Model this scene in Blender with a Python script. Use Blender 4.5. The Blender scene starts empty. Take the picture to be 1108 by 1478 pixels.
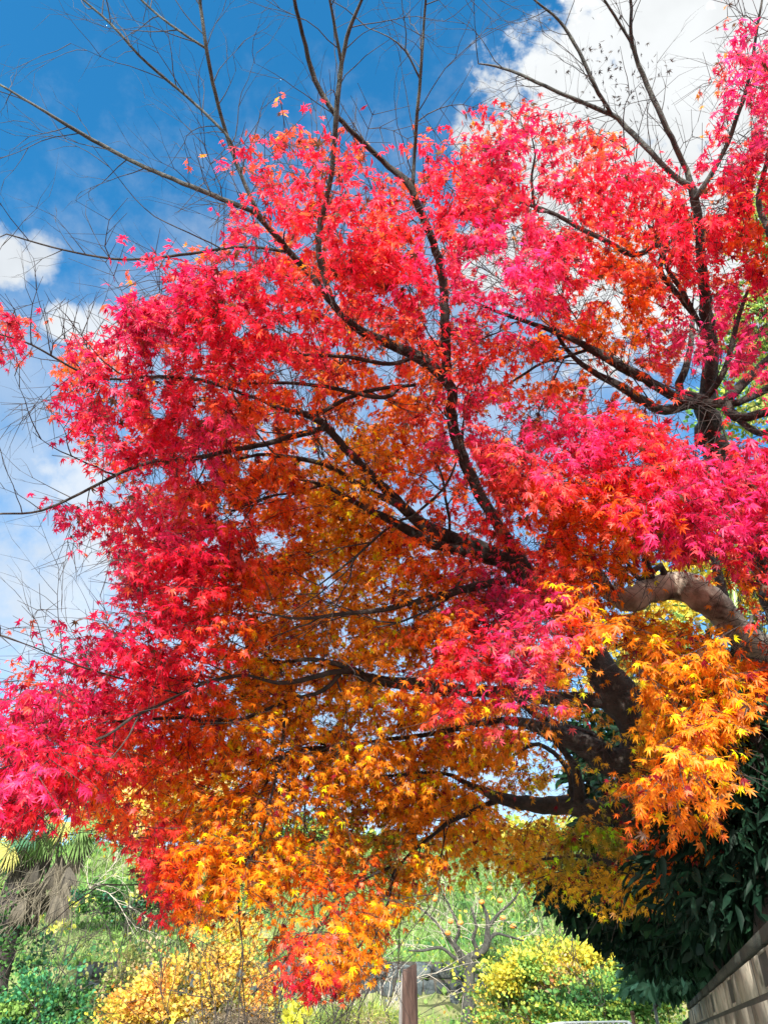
import bpy, math, random
import numpy as np
from mathutils import Vector
rng = np.random.default_rng(7); random.seed(7)
S = bpy.context.scene
COL = S.collection
R = math.radians

# ------------------------------------------------------------------ camera, sky, sun, exposure
F = 1075.0                       # focal length in photo pixels (photo 1108 x 1478)
PITCH = R(35.5); CAM = np.array([0., 0., 1.6])
cam = bpy.data.cameras.new('camera'); cam_o = bpy.data.objects.new('camera', cam); COL.objects.link(cam_o)
cam.sensor_fit = 'VERTICAL'; cam.sensor_height = 36; cam.lens = 36*F/1478
cam.clip_start = .05; cam.clip_end = 3000
cam_o.location = CAM; cam_o.rotation_euler = (math.pi/2+PITCH, 0, 0)
S.camera = cam_o
FW = np.array([0, math.cos(PITCH), math.sin(PITCH)]); UP = np.array([0, -math.sin(PITCH), math.cos(PITCH)]); RT = np.array([1., 0, 0])
def ray(x, y):
    d = FW + (x-554)/F*RT + (739-y)/F*UP
    return d/np.linalg.norm(d)
def P(x, y, d): return CAM + d*ray(x, y)          # point on the sight line at distance d
def PY(x, y, Y):                                    # point on the sight line at ground distance Y
    r = ray(x, y); return CAM + r*(Y/r[1])
def proj(p):
    q = p-CAM; z = q@FW; z = np.where(np.abs(z) < 1e-3, 1e-3, z)
    return 554+F*(q@RT)/z, 739-F*(q@UP)/z, z

SUN_DIR = np.array([-.12, -.86, .47]); SUN_DIR /= np.linalg.norm(SUN_DIR)
sun = bpy.data.lights.new('sun', 'SUN'); sun.energy = 4.0; sun.angle = R(.5); sun.color = (1, .95, .87)
sun_o = bpy.data.objects.new('sun', sun); COL.objects.link(sun_o)
sun_o.rotation_euler = Vector(SUN_DIR).to_track_quat('Z', 'Y').to_euler()
sun_o.location = (0, 0, 30)
S.view_settings.view_transform = 'Standard'; S.view_settings.look = 'None'
S.view_settings.exposure = 1.5; S.view_settings.gamma = 1
S.cycles.max_bounces = 7; S.cycles.diffuse_bounces = 5; S.cycles.glossy_bounces = 2; S.cycles.transmission_bounces = 5
S.cycles.use_denoising = True; S.cycles.sample_clamp_indirect = 6

class NT:                                           # small helper for node trees
    def __init__(s, nt): s.nt = nt
    def n(s, t, **k):
        o = s.nt.nodes.new(t)
        for a, v in k.items(): setattr(o, a, v)
        return o
    def l(s, a, b): s.nt.links.new(a, b)
    def math(s, op, a, b=None, clamp=False):
        o = s.n('ShaderNodeMath', operation=op, use_clamp=clamp)
        for i, v in enumerate((a, b)):
            if v is None: continue
            if isinstance(v, (int, float)): o.inputs[i].default_value = v
            else: s.l(v, o.inputs[i])
        return o.outputs[0]
    def mix(s, f, a, b, blend='MIX'):
        o = s.n('ShaderNodeMix', data_type='RGBA', blend_type=blend)
        for i, v in ((0, f), (6, a), (7, b)):
            if isinstance(v, (int, float)): o.inputs[i].default_value = v
            elif isinstance(v, tuple): o.inputs[i].default_value = (*v, 1)
            else: s.l(v, o.inputs[i])
        return o.outputs[2]
    def noise(s, vec, scale, detail=4, rough=.55, dist=0):
        o = s.n('ShaderNodeTexNoise'); o.inputs['Scale'].default_value = scale; o.inputs['Detail'].default_value = detail
        o.inputs['Roughness'].default_value = rough; o.inputs['Distortion'].default_value = dist
        if vec is not None: s.l(vec, o.inputs['Vector'])
        return o.outputs['Fac']
    def rng(s, v, a, b, c=0, d=1):
        o = s.n('ShaderNodeMapRange', interpolation_type='SMOOTHSTEP'); s.l(v, o.inputs[0])
        for i, q in enumerate((a, b, c, d)): o.inputs[i+1].default_value = q
        return o.outputs[0]

W = bpy.data.worlds.new('World'); S.world = W; W.use_nodes = True
t = NT(W.node_tree); W.node_tree.nodes.clear()
sky = t.n('ShaderNodeTexSky', sky_type='NISHITA', sun_disc=False, sun_elevation=math.asin(SUN_DIR[2]),
          sun_rotation=math.atan2(SUN_DIR[0], SUN_DIR[1]), altitude=50, air_density=1.0, dust_density=.6, ozone_density=2.0)
tc = t.n('ShaderNodeTexCoord'); dirv = tc.outputs['Generated']
hs = t.n('ShaderNodeHueSaturation'); hs.inputs['Saturation'].default_value = 1.38; hs.inputs['Hue'].default_value = .491; hs.inputs['Value'].default_value = .76
t.l(sky.outputs[0], hs.inputs['Color'])
nz = t.n('ShaderNodeTexNoise'); nz.inputs['Scale'].default_value = 6.5; nz.inputs['Detail'].default_value = 8; nz.inputs['Roughness'].default_value = .6
t.l(dirv, nz.inputs['Vector'])
nf = nz.outputs['Fac']
nf2 = t.noise(dirv, 17, 6, .6); nf3 = t.noise(dirv, 48, 5, .6)
wob = t.math('ADD', t.math('MULTIPLY', t.math('SUBTRACT', nf, .5), 1.5), t.math('ADD', t.math('MULTIPLY', t.math('SUBTRACT', nf2, .5), 1.9), t.math('MULTIPLY', t.math('SUBTRACT', nf3, .5), 1.0)))
mask = None
#            x    y   radius(px) soft  strength
for (cx, cy, cr, so, am) in ((830, 190, 120, .12, 1), (960, 120, 150, .12, 1), (1060, 60, 160, .12, 1), (920, 320, 230, .12, 1), (1130, 260, 220, .12, 1), (880, 60, 60, .2, .8),
                             (745, 200, 80, .12, .95), (690, 200, 40, .15, .9), (10, 375, 36, .2, .9), (58, 375, 28, .25, .85), (95, 468, 30, .2, .9), (150, 490, 46, .2, .85), (115, 690, 62, .35, .8), (60, 720, 50, .35, .6),
                             (170, 790, 100, .4, .85), (90, 850, 160, .5, .8), (40, 700, 130, .5, .5), (20, 560, 120, .5, .4), (40, 960, 120, .5, .6), (700, 570, 260, .5, .45), (380, 620, 260, .5, .45), (330, 860, 200, .4, .6), (600, 800, 170, .4, .5), (0, 960, 170, .45, .45), (560, 1120, 420, .5, .6)):
    c = ray(cx, cy)
    ds = t.n('ShaderNodeVectorMath', operation='DISTANCE'); t.l(dirv, ds.inputs[0]); ds.inputs[1].default_value = tuple(c)
    r0 = cr/F*.85
    v = t.math('SUBTRACT', t.math('DIVIDE', ds.outputs['Value'], r0), wob)
    m = t.math('MULTIPLY', t.rng(v, 1+so*2.2, 1-so*2.2), am)
    mask = m if mask is None else t.math('MAXIMUM', mask, m)
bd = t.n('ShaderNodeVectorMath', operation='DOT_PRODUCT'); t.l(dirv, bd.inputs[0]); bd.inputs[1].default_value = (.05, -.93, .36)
back = t.math('MULTIPLY', t.rng(t.math('ADD', bd.outputs['Value'], t.math('MULTIPLY', wob, .35)), .12, .45), .92)  # unseen cloud bank behind the camera, added and brightened for white fill light
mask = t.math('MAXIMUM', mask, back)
shade = t.rng(t.noise(dirv, 7, 5), .35, .65, .92, 1.06)
skyb = t.n('ShaderNodeVectorMath', operation='SCALE'); t.l(hs.outputs[0], skyb.inputs[0]); skyb.inputs['Scale'].default_value = 1.0
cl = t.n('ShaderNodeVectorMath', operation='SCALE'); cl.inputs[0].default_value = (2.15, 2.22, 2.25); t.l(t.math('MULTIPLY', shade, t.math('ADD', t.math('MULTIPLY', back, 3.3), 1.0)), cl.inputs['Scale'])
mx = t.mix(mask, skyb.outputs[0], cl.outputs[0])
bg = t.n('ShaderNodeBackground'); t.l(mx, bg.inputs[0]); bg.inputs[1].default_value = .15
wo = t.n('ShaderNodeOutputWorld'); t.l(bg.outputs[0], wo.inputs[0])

# ------------------------------------------------------------------ materials
def new_mat(name):
    m = bpy.data.materials.new(name); m.use_nodes = True; m.node_tree.nodes.clear()
    k = NT(m.node_tree); out = k.n('ShaderNodeOutputMaterial')
    return m, k, out
def leaf_mat(name, trans=.45, rough=.42, spec=.4, tmul=(1, 1, 1)):
    m, k, out = new_mat(name)
    at = k.n('ShaderNodeAttribute', attribute_name='Col'); col = at.outputs['Color']
    geo = k.n('ShaderNodeNewGeometry')
    v = k.noise(geo.outputs['Position'], 45, 2)
    col = k.mix(1.0, col, k.mix(k.rng(v, .3, .7), (.78, .78, .78), (1.12, 1.12, 1.12)), 'MULTIPLY')
    pb = k.n('ShaderNodeBsdfPrincipled'); k.l(col, pb.inputs['Base Color']); pb.inputs['Roughness'].default_value = rough
    pb.inputs['Specular IOR Level'].default_value = spec
    tr = k.n('ShaderNodeBsdfTranslucent'); k.l(k.mix(1.0, col, tmul, 'MULTIPLY'), tr.inputs[0])
    ms = k.n('ShaderNodeMixShader'); ms.inputs[0].default_value = trans
    k.l(pb.outputs[0], ms.inputs[1]); k.l(tr.outputs[0], ms.inputs[2]); k.l(ms.outputs[0], out.inputs[0])
    return m
def rock_mat(name, a, b, scale=8, rough=.9, bump=.5, c=None, cs=3, cth=(.5, .65), bscale=None, stretch=None, vary=0):
    m, k, out = new_mat(name)
    tcn = k.n('ShaderNodeTexCoord'); vec = tcn.outputs['Object']
    if stretch:
        mp = k.n('ShaderNodeMapping'); mp.inputs['Scale'].default_value = stretch; k.l(vec, mp.inputs[0]); vec = mp.outputs[0]
    n1 = k.noise(vec, scale, 6, .65)
    col = k.mix(k.rng(n1, .32, .68), a, b)
    if c: col = k.mix(k.rng(k.noise(vec, cs, 5, .6, .5), *cth), col, c)
    if vary:
        g_ = k.n('ShaderNodeNewGeometry'); m1 = k.math('ADD', k.math('MULTIPLY', g_.outputs['Random Per Island'], vary), 1-vary*.6)
        cb = k.n('ShaderNodeCombineColor'); [k.l(m1, cb.inputs[q]) for q in range(3)]; col = k.mix(1.0, col, cb.outputs[0], 'MULTIPLY')
    pb = k.n('ShaderNodeBsdfPrincipled'); k.l(col, pb.inputs['Base Color']); pb.inputs['Roughness'].default_value = rough
    bp = k.n('ShaderNodeBump'); bp.inputs['Strength'].default_value = bump; bp.inputs['Distance'].default_value = .02
    k.l(k.noise(vec, bscale or scale*3, 6, .7), bp.inputs['Height']); k.l(bp.outputs[0], pb.inputs['Normal'])
    k.l(pb.outputs[0], out.inputs[0])
    return m
M_maple = leaf_mat('maple_leaf', .60, .42, .4)
M_leaf = leaf_mat('soft_leaf', .35, .6, .25)
M_ever = leaf_mat('glossy_evergreen_leaf', .10, .55, .12)
M_bark = rock_mat('dark_bark', (.012, .009, .008), (.045, .034, .028), 18, .9, 1.0, (.12, .11, .09), 7, (.58, .74), 40)
M_bark2 = rock_mat('grey_bark', (.025, .026, .026), (.085, .085, .078), 16, .9, .8, (.13, .14, .11), 5, (.56, .7))
M_log = rock_mat('weathered_bark', (.17, .135, .10), (.48, .40, .31), 9, .9, 1.0, (.05, .04, .03), 6, (.56, .7), 30)
M_twig = rock_mat('twig_bark', (.014, .011, .010), (.045, .035, .03), 20, .8, .2)
M_pale = rock_mat('pale_dry_wood', (.30, .26, .21), (.55, .49, .40), 20, .9, .3)
M_pbark = rock_mat('persimmon_bark', (.018, .018, .016), (.06, .06, .05), 15, .9, .7)
M_stone = rock_mat('blue_grey_stone', (.022, .032, .036), (.075, .092, .095), 5, .9, 1.0, (.11, .12, .10), 2.5, (.58, .7), None, None, .9)
M_gap = rock_mat('dark_earth_and_slot_shade', (.02, .02, .015), (.05, .045, .035), 6)
M_soil = rock_mat('hill_soil', (.07, .10, .03), (.20, .18, .08), 1.2, .95, .6, (.10, .16, .04), .5, (.42, .6))
M_road = rock_mat('pale_bounce_concrete', (.36, .34, .31), (.46, .44, .40), 30, .9, .3)  # lane out of view; pale tone chosen to bounce light under the crown
M_block = rock_mat('stained_concrete_block', (.15, .135, .10), (.27, .245, .19), 6, .95, .2, (.06, .055, .035), 9.0, (.52, .68), 90, None, .6)
M_cop = rock_mat('mossy_coping', (.006, .008, .006), (.028, .032, .022), 9, .95, .8)
M_post = rock_mat('weathered_post', (.07, .036, .026), (.26, .15, .11), 16, .9, 1.0, (.03, .015, .012), 9, (.55, .68), 30, (1, 1, .10))
M_postpale = rock_mat('pale_split_wood', (.40, .36, .32), (.6, .55, .48), 14, .9, .6, None, 3, (.5, .6), 30, (1, 1, .1))
M_rail = rock_mat('white_painted_metal', (.40, .44, .43), (.55, .58, .56), 6, .45, .05)
M_steel = rock_mat('grey_pole_metal', (.10, .11, .10), (.20, .21, .19), 8, .5, .1)
M_rust = rock_mat('brown_rusty_metal', (.09, .045, .025), (.18, .10, .06), 12, .8, .3)
M_fibre = rock_mat('dry_palm_fibre', (.09, .075, .05), (.22, .19, .135), 20, .9, .3)
M_fruit = rock_mat('persimmon_fruit', (.65, .20, .03), (.80, .30, .06), 5, .4, .05)
M_bamboo = rock_mat('bamboo_culm', (.16, .24, .06), (.26, .34, .10), 6, .4, .1)

# ------------------------------------------------------------------ mesh helpers
def link_mesh(name, verts, faces_flat, loop_tot, mat, parent=None, cols=None, smooth=False):
    me = bpy.data.meshes.new(name)
    verts = np.asarray(verts, np.float32); nv = len(verts)
    ff = np.asarray(faces_flat, np.int32).ravel()
    lt = np.asarray(loop_tot, np.int32)
    me.vertices.add(nv); me.vertices.foreach_set('co', verts.ravel())
    me.loops.add(len(ff)); me.loops.foreach_set('vertex_index', ff)
    ls = np.zeros(len(lt), np.int32); ls[1:] = np.cumsum(lt)[:-1]
    me.polygons.add(len(lt)); me.polygons.foreach_set('loop_start', ls)
    if smooth: me.polygons.foreach_set('use_smooth', np.ones(len(lt), bool))
    if cols is not None:
        a = me.attributes.new('Col', 'FLOAT_COLOR', 'POINT')
        c4 = np.ones((nv, 4), np.float32); c4[:, :3] = cols; a.data.foreach_set('color', c4.ravel())
    me.update(calc_edges=True); me.validate()
    if mat: me.materials.append(mat)
    o = bpy.data.objects.new(name, me); COL.objects.link(o)
    if parent is not None:
        o.parent = parent
        o.matrix_parent_inverse = parent.matrix_basis.inverted()
    return o
class MB:
    def __init__(s): s.v = []; s.f = []; s.lt = []; s.n = 0
    def add(s, verts, faces):
        verts = np.asarray(verts, float); s.v.append(verts)
        for f in faces: s.f.extend([i+s.n for i in f]); s.lt.append(len(f))
        s.n += len(verts)
    def box(s, c, h, ax=None):
        ax = np.eye(3) if ax is None else np.asarray(ax)
        q = np.array([[i, j, k] for i in (-1, 1) for j in (-1, 1) for k in (-1, 1)], float)*np.asarray(h)
        s.add(np.asarray(c)+q@ax, [(0, 1, 3, 2), (4, 6, 7, 5), (0, 4, 5, 1), (2, 3, 7, 6), (0, 2, 6, 4), (1, 5, 7, 3)])
    def tube(s, pts, rad, sides=8, cap=True, rough=0.0):
        pts = np.asarray(pts, float); n = len(pts)
        tg = np.gradient(pts, axis=0); tg /= np.linalg.norm(tg, axis=1)[:, None]+1e-9
        a = np.array([0, 0, 1.]) if abs(tg[0][2]) < .8 else np.array([1., 0, 0])
        u = np.cross(tg[0], a); u /= np.linalg.norm(u)
        ang = np.arange(sides)*2*math.pi/sides; rows = []
        ph = rng.uniform(0, 6.28, 4)
        for i in range(n):
            u = u-tg[i]*(u@tg[i]); u /= np.linalg.norm(u)+1e-9; w = np.cross(tg[i], u)
            rr = rad[i]*(1+rough*(np.sin(ang*2+ph[0]+i*.35)+.6*np.sin(ang*3+ph[1]-i*.5)+.5*np.sin(i*.9+ph[2])))
            rows.append(pts[i]+(np.cos(ang)*rr)[:, None]*u+(np.sin(ang)*rr)[:, None]*w)
        v = np.concatenate(rows); f = []
        for i in range(n-1):
            for j in range(sides):
                j2 = (j+1) % sides
                f.append((i*sides+j, i*sides+j2, (i+1)*sides+j2, (i+1)*sides+j))
        if cap:
            f.append(tuple(range(sides))[::-1]); f.append(tuple((n-1)*sides+j for j in range(sides)))
        s.add(v, f)
    def build(s, name, mat, parent=None, smooth=False):
        return link_mesh(name, np.concatenate(s.v), s.f, s.lt, mat, parent, None, smooth)
def seg_mesh(name, p0, p1, r0, r1, mat, parent):         # many thin twigs, square prisms
    p0 = np.asarray(p0); p1 = np.asarray(p1); r0 = np.asarray(r0)[:, None]; r1 = np.asarray(r1)[:, None]
    d = p1-p0; d /= np.linalg.norm(d, axis=1)[:, None]+1e-9
    a = np.where(np.abs(d[:, 2:3]) < .8, np.array([[0, 0, 1.]]), np.array([[1., 0, 0]]))
    u = np.cross(d, a); u /= np.linalg.norm(u, axis=1)[:, None]+1e-9; w = np.cross(d, u)
    n = len(p0); v = np.empty((n, 8, 3))
    for k, (cu, cw) in enumerate(((1, 0), (0, 1), (-1, 0), (0, -1))):
        v[:, k] = p0+r0*(cu*u+cw*w); v[:, k+4] = p1+r1*(cu*u+cw*w)
    q = np.array([[0, 1, 5, 4], [1, 2, 6, 5], [2, 3, 7, 6], [3, 0, 4, 7]])
    f = (np.arange(n)*8)[:, None, None]+q[None]
    return link_mesh(name, v.reshape(-1, 3), f.ravel(), np.full(n*4, 4), mat, parent)
def leaf_mesh(name, tpl, pos, axis, nrm, size, col, mat, parent):
    v, f, c = leaf_arrays(tpl, pos, axis, nrm, size, col)
    return link_mesh(name, v, f, np.full(len(f)//3, 3), mat, parent, c)
def leaf_arrays(tpl, pos, axis, nrm, size, col):
    tv, tf = tpl
    pos = np.asarray(pos, float); axis = np.asarray(axis, float); nrm = np.asarray(nrm, float)
    axis = axis/(np.linalg.norm(axis, axis=1)[:, None]+1e-9)
    x = np.cross(axis, nrm); x /= np.linalg.norm(x, axis=1)[:, None]+1e-9
    z = np.cross(x, axis); n = len(pos); K = len(tv)
    size = np.asarray(size, float)
    v = pos[:, None]+size[:, None, None]*(tv[None, :, 0:1]*x[:, None]+tv[None, :, 1:2]*axis[:, None]+tv[None, :, 2:3]*z[:, None])
    f = (np.arange(n)*K)[:, None, None]+tf[None]
    c = np.repeat(np.clip(np.asarray(col), .002, .95)[:, None], K, 1)
    return v.reshape(-1, 3), f.ravel(), c.reshape(-1, 3)
def maple_tpl(detail, curl=.30, fold=0., twist=0., skew=0.):
    ang = np.radians([-122, -80, -40, 0, 40, 80, 122]); ln = np.array([.42, .74, .93, 1., .93, .74, .42])
    nr = [.24, .33, .38, .38, .33, .24]
    pts = [(0, 0)]
    def pol(a, r): return (r*math.sin(a), r*math.cos(a))
    for i in range(7):
        if detail:
            pts.append(pol(ang[i]-R(13)*(1 if 0 < i < 6 else 1.2), ln[i]*.52)); pts.append(pol(ang[i], ln[i])); pts.append(pol(ang[i]+R(13), ln[i]*.52))
        else: pts.append(pol(ang[i], ln[i]))
        if i < 6: pts.append(pol((ang[i]+ang[i+1])/2, nr[i]*(.9 if detail else 1.)))
    b = np.array(pts); r = np.hypot(b[:, 0], b[:, 1])
    b[:, 0] *= 1+skew*np.sign(b[:, 0]); z = -curl*r**2+.05*np.sin(np.arange(len(b))*2.4)-fold*np.abs(b[:, 0])+twist*b[:, 0]*b[:, 1]
    v = np.column_stack([b, z]); f = [(0, i, i+1) for i in range(1, len(b)-1)]
    k = len(v); v = np.vstack([v, [[-.018, 0, 0], [.018, 0, 0], [0, -.62, .16]]]); f.append((k, k+1, k+2))
    return v, np.array(f)
T_maple, T_maple_d = maple_tpl(False), maple_tpl(True)
VAR = ((.30, 0, 0, 0), (.10, .25, .2, .12), (.60, .1, -.3, -.1), (.85, -.35, .3, .15), (.0, .5, 0, -.12))
T_oval = (np.array([[0, 0, 0], [.2, .3, .03], [.17, .7, 0], [0, 1, -.12], [-.17, .7, 0], [-.2, .3, .03]]), np.array([[0, 1, 2], [0, 2, 3], [0, 3, 4], [0, 4, 5]]))
T_wide = (np.array([[0, 0, 0], [.36, .35, .05], [.28, .75, 0], [0, 1, -.1], [-.28, .75, 0], [-.36, .35, .05]]), np.array([[0, 1, 2], [0, 2, 3], [0, 3, 4], [0, 4, 5]]))
T_lance = (np.array([[0, 0, 0], [.13, .25, .05], [.14, .6, .03], [0, 1.05, -.22], [-.14, .6, .03], [-.13, .25, .05], [0, .5, -.03]]), np.array([[0, 1, 6], [1, 2, 6], [2, 3, 6], [3, 4, 6], [4, 5, 6], [5, 0, 6]]))
T_blade = (np.array([[-.035, 0, 0], [.035, 0, 0], [.03, .55, .05], [-.03, .55, .05], [0, 1, -.12]]), np.array([[0, 1, 2], [0, 2, 3], [3, 2, 4]]))
def catmull(pts, step):
    pts = np.asarray(pts, float); out = []
    q = np.vstack([2*pts[0]-pts[1], pts, 2*pts[-1]-pts[-2]])
    for i in range(1, len(q)-2):
        n = max(2, int(np.linalg.norm((q[i+1]-q[i])[:3])/step))
        for k in range(n):
            s = k/n
            out.append(.5*((2*q[i])+(-q[i-1]+q[i+1])*s+(2*q[i-1]-5*q[i]+4*q[i+1]-q[i+2])*s*s+(-q[i-1]+3*q[i]-3*q[i+1]+q[i+2])*s**3))
    out.append(q[-2]); return np.array(out)
def unit(v): return v/(np.linalg.norm(v)+1e-9)
def rv(n=None): 
    v = rng.normal(size=(3,) if n is None else (n, 3)); return v/np.linalg.norm(v, axis=-1, keepdims=True)
def thing(name, label, cat, loc, group=None):
    o = bpy.data.objects.new(name, None); COL.objects.link(o); o.location = loc; o.empty_display_size = .2
    return tag(o, label, cat, group)
def tag(o, label, cat, group=None, kind=None):
    if label: o['label'] = label
    if cat: o['category'] = cat
    if group: o['group'] = group
    if kind: o['kind'] = kind
    return o
def vnoise(x, y, s, seed=0):                              # smooth value noise, 0..1
    x = np.asarray(x, float)/s+seed*17.3; y = np.asarray(y, float)/s+seed*9.1
    xi = np.floor(x).astype(int); yi = np.floor(y).astype(int); fx = x-xi; fy = y-yi
    fx = fx*fx*(3-2*fx); fy = fy*fy*(3-2*fy)
    h = lambda a, b: np.modf(np.abs(np.sin(a*127.1+b*311.7+seed*74.7)*43758.5453))[0]
    return (h(xi, yi)*(1-fx)+h(xi+1, yi)*fx)*(1-fy)+(h(xi, yi+1)*(1-fx)+h(xi+1, yi+1)*fx)*fy

# ------------------------------------------------------------------ ground and hill
def hz(x, y):
    x = np.asarray(x, float); y = np.asarray(y, float)
    base = np.interp(y, [-60, 9, 13, 17, 21.2, 21.5, 24, 30, 38, 46, 60, 120], [0, 0, .9, 1.5, 2.05, 3.12, 3.5, 5.6, 8.9, 10.6, 11.2, 11.5])
    side = np.clip((x-6)/10, 0, 1)*np.clip((y-12)/6, 0, 1)*1.2
    bump = (vnoise(x, y, 4.5, 1)-.5)*.7+(vnoise(x, y, 1.6, 2)-.5)*.35
    return base+side+bump*np.interp(y, [10, 14, 21.5, 25, 28], [0, .25, .25, .3, 1])
gx = np.concatenate([np.linspace(-300, -45, 12), np.linspace(-40, 40, 131), np.linspace(45, 300, 12)])
gy = np.concatenate([np.linspace(-60, 6, 10), np.linspace(8, 60, 131), np.linspace(65, 400, 14)])
X, Y = np.meshgrid(gx, gy); V = np.column_stack([X.ravel(), Y.ravel(), hz(X.ravel(), Y.ravel())])
nx = len(gx); idx = np.arange(len(gx)*len(gy)).reshape(len(gy), nx)
fq = np.stack([idx[:-1, :-1], idx[:-1, 1:], idx[1:, 1:], idx[1:, :-1]], -1).reshape(-1, 4)
hill = link_mesh('hill', V, fq.ravel(), np.full(len(fq), 4), M_soil, None, None, True); tag(hill, 'green hillside rising behind the maple', None, None, 'structure')
mb = MB(); mb.add([(-12, -20, .006), (-5.6, -20, .006), (2.7, 8.4, .006), (-5, 8.4, .006)], [(0, 1, 2, 3)])
road = mb.build('road', M_road); tag(road, 'unseen concrete lane along the block wall, made pale to bounce light up', None, None, 'structure')

def scatter_ground(n, xr, yr, sz, colfn, tpl, name, label, cat, keep=None, lean=.5):
    # uniform in view, so thicker near than far
    y = yr[0]*(yr[1]/yr[0])**rng.random(n); x = (rng.random(n)*(xr[1]-xr[0])+xr[0])*y
    if keep is not None:
        k = rng.random(n) < keep(x, y); x, y = x[k], y[k]
    n = len(x); p = np.column_stack([x, y, hz(x, y)-.01])
    ax = rv(n)*lean+np.array([0, -.15, 1.]); nr = rv(n)+np.array([0, -.6, .5])
    s = sz*(.5+rng.random(n))*np.clip(y/20, .75, 1.6)*np.where((y > 16.5) & (y < 21.2), .4, 1)
    o = leaf_mesh(name, tpl, p, ax, nr, s, colfn(x, y, n), M_leaf, None)
    return tag(o, label, cat, None, 'stuff')
def grass_col(x, y, n):
    a = vnoise(x, y, 2.2, 3)*.6+vnoise(x, y, .8, 4)*.4; b = vnoise(x, y, 3.3, 5)
    g1 = np.array([.06, .17, .035]); g2 = np.array([.19, .31, .06]); tan = np.array([.46, .38, .19])
    c = g1+(g2-g1)*np.clip((a-.25)*2, 0, 1)[:, None]
    tn = np.clip((b-.52)*5, 0, 1)*np.interp(y, [10, 17, 24, 34], [.85, .7, .25, .12])
    c = c+(tan-c)*tn[:, None]
    return c*(.65+.7*rng.random((n, 1)))
scatter_ground(90000, (-.78, .62), (9, 46), .25, grass_col, T_blade, 'hillside_grass', 'long green and straw coloured grass covering the hillside', 'grass', None, .7)
def cover_col(x, y, n):
    a = vnoise(x, y, 1.7, 8); g1 = np.array([.035, .15, .05]); g2 = np.array([.22, .34, .07])
    c = g1+(g2-g1)*np.clip(a*1.5-.3, 0, 1)[:, None]
    yel = (rng.random(n) < .05)[:, None]
    return np.where(yel, np.array([[.62, .55, .06]]), c)*(.6+.8*rng.random((n, 1)))
scatter_ground(110000, (-.78, .62), (11, 46), .13, cover_col, T_wide, 'ground_cover', 'low leafy vines and weeds spread over the hillside', 'ground cover',
               lambda x, y: np.clip((vnoise(x, y, 2.6, 6)-.35)*3.5, .12, 1), 1.2)

# ------------------------------------------------------------------ generic plants
def blob_foliage(name, blobs, n, size, cols, tpl, mat, parent, up=.3, droop=0., shell=.55, jitter=.3, clear=None, ragged=False):
    # leaves through the outer part of several lumps; blobs = (centre, radius or (rx,ry,rz))
    wts = np.array([np.mean(np.atleast_1d(b[1]))**2 for b in blobs]); wts /= wts.sum()
    pos = []; ax = []; nr = []
    for b, k in zip(blobs, rng.multinomial(n, wts)):
        r = np.ones(3)*np.asarray(b[1]); d = rv(k)
        lump = 1+.28*np.sin(d[:, 0]*5+b[0][0]*7)*np.sin(d[:, 1]*6+b[0][1]*3)+.22*np.sin(d[:, 2]*7+d[:, 0]*5)
        rad = (shell+(1-shell)*rng.random(k)**.6)*lump
        pos.append(np.asarray(b[0])+d*rad[:, None]*r)
        ax.append(d*.8+rv(k)*.8+np.array([0, 0, up-droop])); nr.append(rv(k)*.8+d*.4+np.array([0, 0, .6]))
    pos = np.concatenate(pos); ax = np.concatenate(ax); nr = np.concatenate(nr)
    if ragged:
        k_ = rng.random(len(pos)) < .22; cc = np.mean([b[0] for b in blobs], 0)
        pos[k_] += (pos[k_]-cc)*(rng.random((k_.sum(), 1))**2*.45)+rng.normal(0, .06, (k_.sum(), 3))
        hole = vnoise(pos[:, 0]*1.0+pos[:, 1]*.3, pos[:, 2], .22, 9); k_ = rng.random(len(pos)) < np.clip((hole-.25)*4, .12, 1); pos, ax, nr = pos[k_], ax[k_], nr[k_]
    if clear is not None: k_ = clear(pos); pos, ax, nr = pos[k_], ax[k_], nr[k_]
    n = len(pos)
    cols = np.asarray(cols, float)
    cl = vnoise(pos[:, 0]+pos[:, 1]*.37, pos[:, 2]*1.3, .35, 5)
    ci = np.clip((cl*1.25-.12+rng.normal(0, .16, n))*len(cols), 0, len(cols)-1).astype(int)
    c = cols[ci]*(1-jitter+2*jitter*rng.random((n, 1)))
    return leaf_mesh(name, tpl, pos, ax, nr, size*(.6+.7*rng.random(n)), c, mat, parent)
def recursive_twigs(p, d, length, r, depth, out, spread=.6, grav=0., kids=3):
    n = max(3, int(length/.06)) if depth > 0 else 3
    pts = [p]; dd = d
    for i in range(n):
        dd = unit(dd+rng.normal(0, .13, 3)+np.array([0, 0, grav]))
        q = pts[-1]+dd*length/n; a = 1-.75*i/n; b = 1-.75*(i+1)/n
        out.append((pts[-1], q, r*a, r*b)); pts.append(q)
        if depth > 0 and i >= n*.25 and rng.random() < kids/n*1.4:
            s = unit(np.cross(dd, rv())); recursive_twigs(q, unit(dd+s*spread*(.7+.7*rng.random())), length*(.4+.35*rng.random()), r*.55, depth-1, out, spread, grav, kids)
def twigs_obj(name, segs, mat, parent):
    return seg_mesh(name, [s[0] for s in segs], [s[1] for s in segs], [s[2] for s in segs], [s[3] for s in segs], mat, parent)
def ground_at(px, py, Y):
    p = PY(px, py, Y); return np.array([p[0], p[1], float(hz(p[0], p[1]))])
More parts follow.
